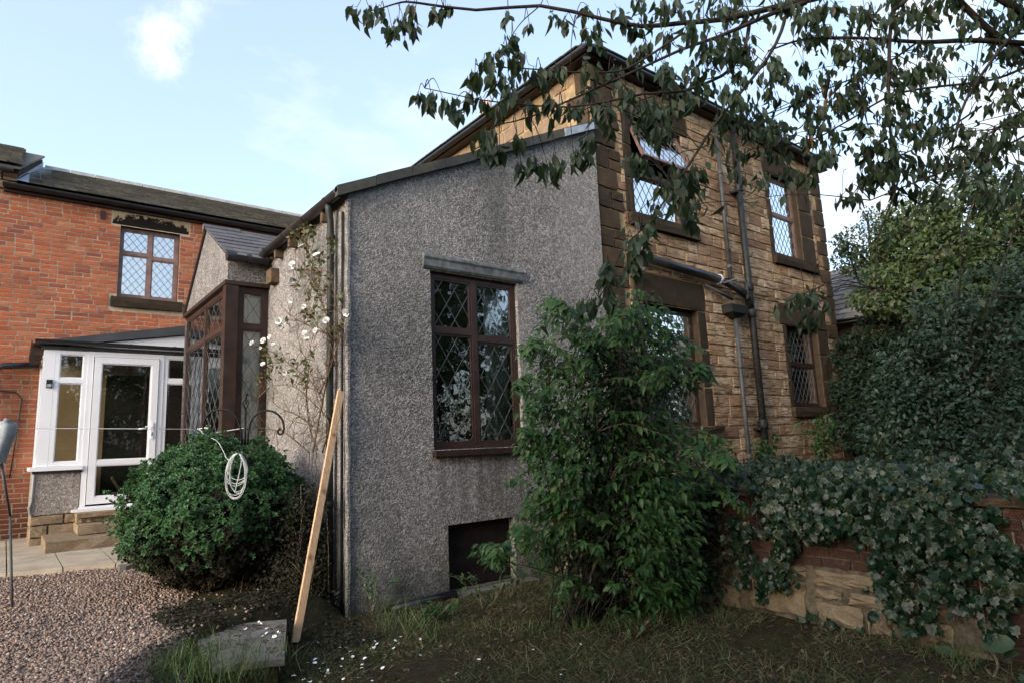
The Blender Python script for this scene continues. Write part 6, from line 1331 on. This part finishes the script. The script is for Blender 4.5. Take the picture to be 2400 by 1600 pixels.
while n < 36000:
    d = rng.random() ** .55; y = 3.2 + (8.75 - 3.2) * (1 - d) if False else None
    # denser near the camera so the stones stay the same size in the picture
    yy = 3.4 + 5.4 * rng.random() ** 1.25; xx = rng.uniform(-.9, gravel_edge(yy) - .02 + rng.normal() * .07)
    if yy > edge_y(xx) + .02 or (xx > bed_edge(yy) + .25 * (rng.random() - .5) and rng.random() > .04): continue
    pts.append((xx, yy, gravel_z(xx, yy) + rng.uniform(.0, .012))); n += 1
pts = np.array(pts); Rr = frames(rand_unit(len(pts)) * np.array((1, 1, .25)), np.array((0, 0, 1.)) + rand_unit(len(pts)) * .5)
gs = scatter(None, 'pebble', PEB, pts, Rr, rng.uniform(.014, .034, len(pts)), 'gravel', 0, stuffname='gravel')

# lawn: thin grass with straw and moss, longer along its edges
BLADE = [(np.array([(-.06, 0, 0), (.06, 0, 0), (.045, .5, .10 * c), (-.045, .5, .10 * c), (.004, 1.0, .45 * c), (-.004, 1.0, .45 * c)], float), np.array([(0, 1, 2, 3), (3, 2, 4, 5)])) for c in (.4, .9, -.5, 1.4)]
def grass(name, pts, h, mat, lean=.6, flat=0.0, wid=1.0):
    n = len(pts); d = np.stack([rng.normal(size=n) * lean, rng.normal(size=n) * lean, np.ones(n) * (1 - flat)], 1); return scatter(None, 'blade', [(V * np.array((wid, 1, 1)), F) for V, F in BLADE], pts, frames(d, rand_unit(n)), h, mat, 0, stuffname=name)
n = 90000; q = np.stack([rng.uniform(.4, 5.1, n), 1.0 + 4.85 * rng.random(n), np.zeros(n)], 1); f = np.array([mnoise.noise(Vector((a * 1.6, b * 1.6, 9))) for a, b, _ in q]); ok = (f > -.25 + .5 * (rng.random(n) - .5)) & (q[:, 0] > np.array([gravel_edge(b) - .05 for b in q[:, 1]])); q = q[ok]
q[:, 2] = [lawn_z(a, b) - .004 for a, b, _ in q]; grass('lawn_grass', q, rng.uniform(.02, .085, len(q)) * (1 + .5 * np.array([mnoise.noise(Vector((a * 2.1, b * 2.1, 4))) for a, b, _ in q])), 'grass', 1.2, .5, .6)
# dead clippings and old leaves lying in the grass
n = 3000; q = np.stack([rng.uniform(.9, 5.05, n), rng.uniform(1.0, 5.75, n), np.zeros(n)], 1); q = q[q[:, 0] > np.array([gravel_edge(b) for b in q[:, 1]])]; q[:, 2] = [lawn_z(a, b) + rng.uniform(.006, .02) for a, b, _ in q]
MAT['litter'] = leaf_mat('dry_litter', [(.10, .07, .04), (.06, .035, .022), (.17, .13, .08), (.05, .035, .022), (.10, .05, .03)], .9, .1, .05)
dl_ = rand_unit(len(q)) * np.array((1, 1, .15)); scatter(None, 'litter', SMALL, q, frames(dl_, np.tile((0, 0, 1.), (len(q), 1)) + rand_unit(len(q)) * .3), rng.uniform(.018, .05, len(q)), 'litter', 0, stuffname='leaf_litter')
def clump(pts_px, z, n, h, mat='tuft', name='grass_tuft', lab='', lean=.45, spread=.1):
    t = None; P_ = []
    for (x, y, k) in pts_px:
        g_ = onz(x, y, z); P_.append(g_ + np.stack([rng.normal(size=k) * spread, rng.normal(size=k) * spread, np.zeros(k)], 1))
    P_ = np.vstack(P_); return grass('long_grass', P_, rng.uniform(h * .5, h * 1.1, len(P_)), mat, lean, 0, .28)
clump([(430, 1560, 160), (380, 1590, 120), (480, 1590, 150), (530, 1540, 60), (360, 1545, 50), (560, 1590, 90), (600, 1570, 60), (650, 1560, 40), (500, 1560, 60)], .10, 0, .20, lab='tuft of long green grass growing between the gravel and the grey slab')
clump([(960, 1475, 70), (930, 1450, 40), (1000, 1490, 30)], 0, 0, .22, lab='tuft of long grass near the foot of the pebbledash wall')
clump([(2230, 1545, 90), (2260, 1560, 40)], 0, 0, .16, lab='small pale tuft of grass at the foot of the garden wall')
clump([(1250, 1480, 60), (1350, 1470, 60), (1450, 1470, 60), (1600, 1465, 60), (1700, 1450, 60)], 0, 0, .14, lab='rough fringe of grass along the front of the leafy shrub')
q = np.stack([rng.uniform(1.25, 1.9, 420), rng.uniform(4.4, 5.6, 420), np.full(420, .175)], 1); q[:, 2] += rng.uniform(0, .012, 420)
sq = np.array([onz(rng.uniform(455, 668), 1462 + 70 * rng.random() ** 2.2, .176) for _ in range(260)]); scatter(None, 'litter', SMALL, sq, frames(rand_unit(len(sq)) * np.array((1, 1, .15)), np.tile((0, 0, 1.), (len(sq), 1)) + rand_unit(len(sq)) * .3), rng.uniform(.014, .04, len(sq)), 'litter', 0, stuffname='slab_litter')
# low dark ground cover and dead leaves on the bed round the slab
q = np.stack([rng.uniform(1.0, 2.5, 7000), rng.uniform(4.7, 6.2, 7000), np.zeros(7000)], 1); q = q[q[:, 0] > np.array([bed_edge(b) - .05 for b in q[:, 1]])]; f = np.array([mnoise.noise(Vector((a * 3, b * 3, 2))) for a, b, _ in q]); q = q[f > -.2]
q[:, 2] = [max(gravel_z(a, b), lawn_z(a, b)) + abs(rng.normal()) * .035 for a, b, _ in q]; ins = np.array([1.1 < a < 1.95 and 4.3 < b < 5.45 and a > 1.1 for a, b, _ in q]); q = q[~ins | (rng.random(len(q)) < .12)]
scatter(None, 'cover', OVAL, q, frames(rand_unit(len(q)) * np.array((1, 1, .4)), np.array((-.2, -.3, 1.)) + rand_unit(len(q)) * .6), rng.uniform(.016, .04, len(q)), 'dryhebe', 0, stuffname='ground_cover')
# fallen white petals
pm = [mesh_np('fallen_petal', V * np.array((1, 1, .5)), F) for V, F in (leaf_shape([(0, .15), (.4, .42), (.8, .4), (1, .2)], .3, .3), leaf_shape([(0, .1), (.4, .5), (1, .3)], .6, .2))]
for me in pm: me.materials.append(MAT['petal'])
for i in range(70):
    if i < 46: p = onz(700 + 240 * rng.random() ** 1.2 + rng.normal() * 25, 1490 + 110 * rng.random(), .012)
    elif i < 60: p = onz(rng.uniform(520, 668), rng.uniform(1455, 1500), .185)
    else: p = onz(rng.uniform(900, 1400), rng.uniform(1500, 1590), .015)
    if i < 46 or i >= 60: p[2] = lawn_z(p[0], p[1]) + .022
    o = bpy.data.objects.new('fallen_petal', pm[i % 2]); COL.objects.link(o); s_ = rng.uniform(.018, .034); o.location = p; o.rotation_euler = (rng.normal() * .3, rng.normal() * .3, rng.uniform(0, 6.3)); o.scale = (s_,) * 3
    tag(o, 'white petal lying on the grey slab' if 46 <= i < 60 else 'white rose petal fallen on the lawn in front of the walls', 'petal', 'white petals on the grey slab' if 46 <= i < 60 else 'white petals scattered on the lawn')
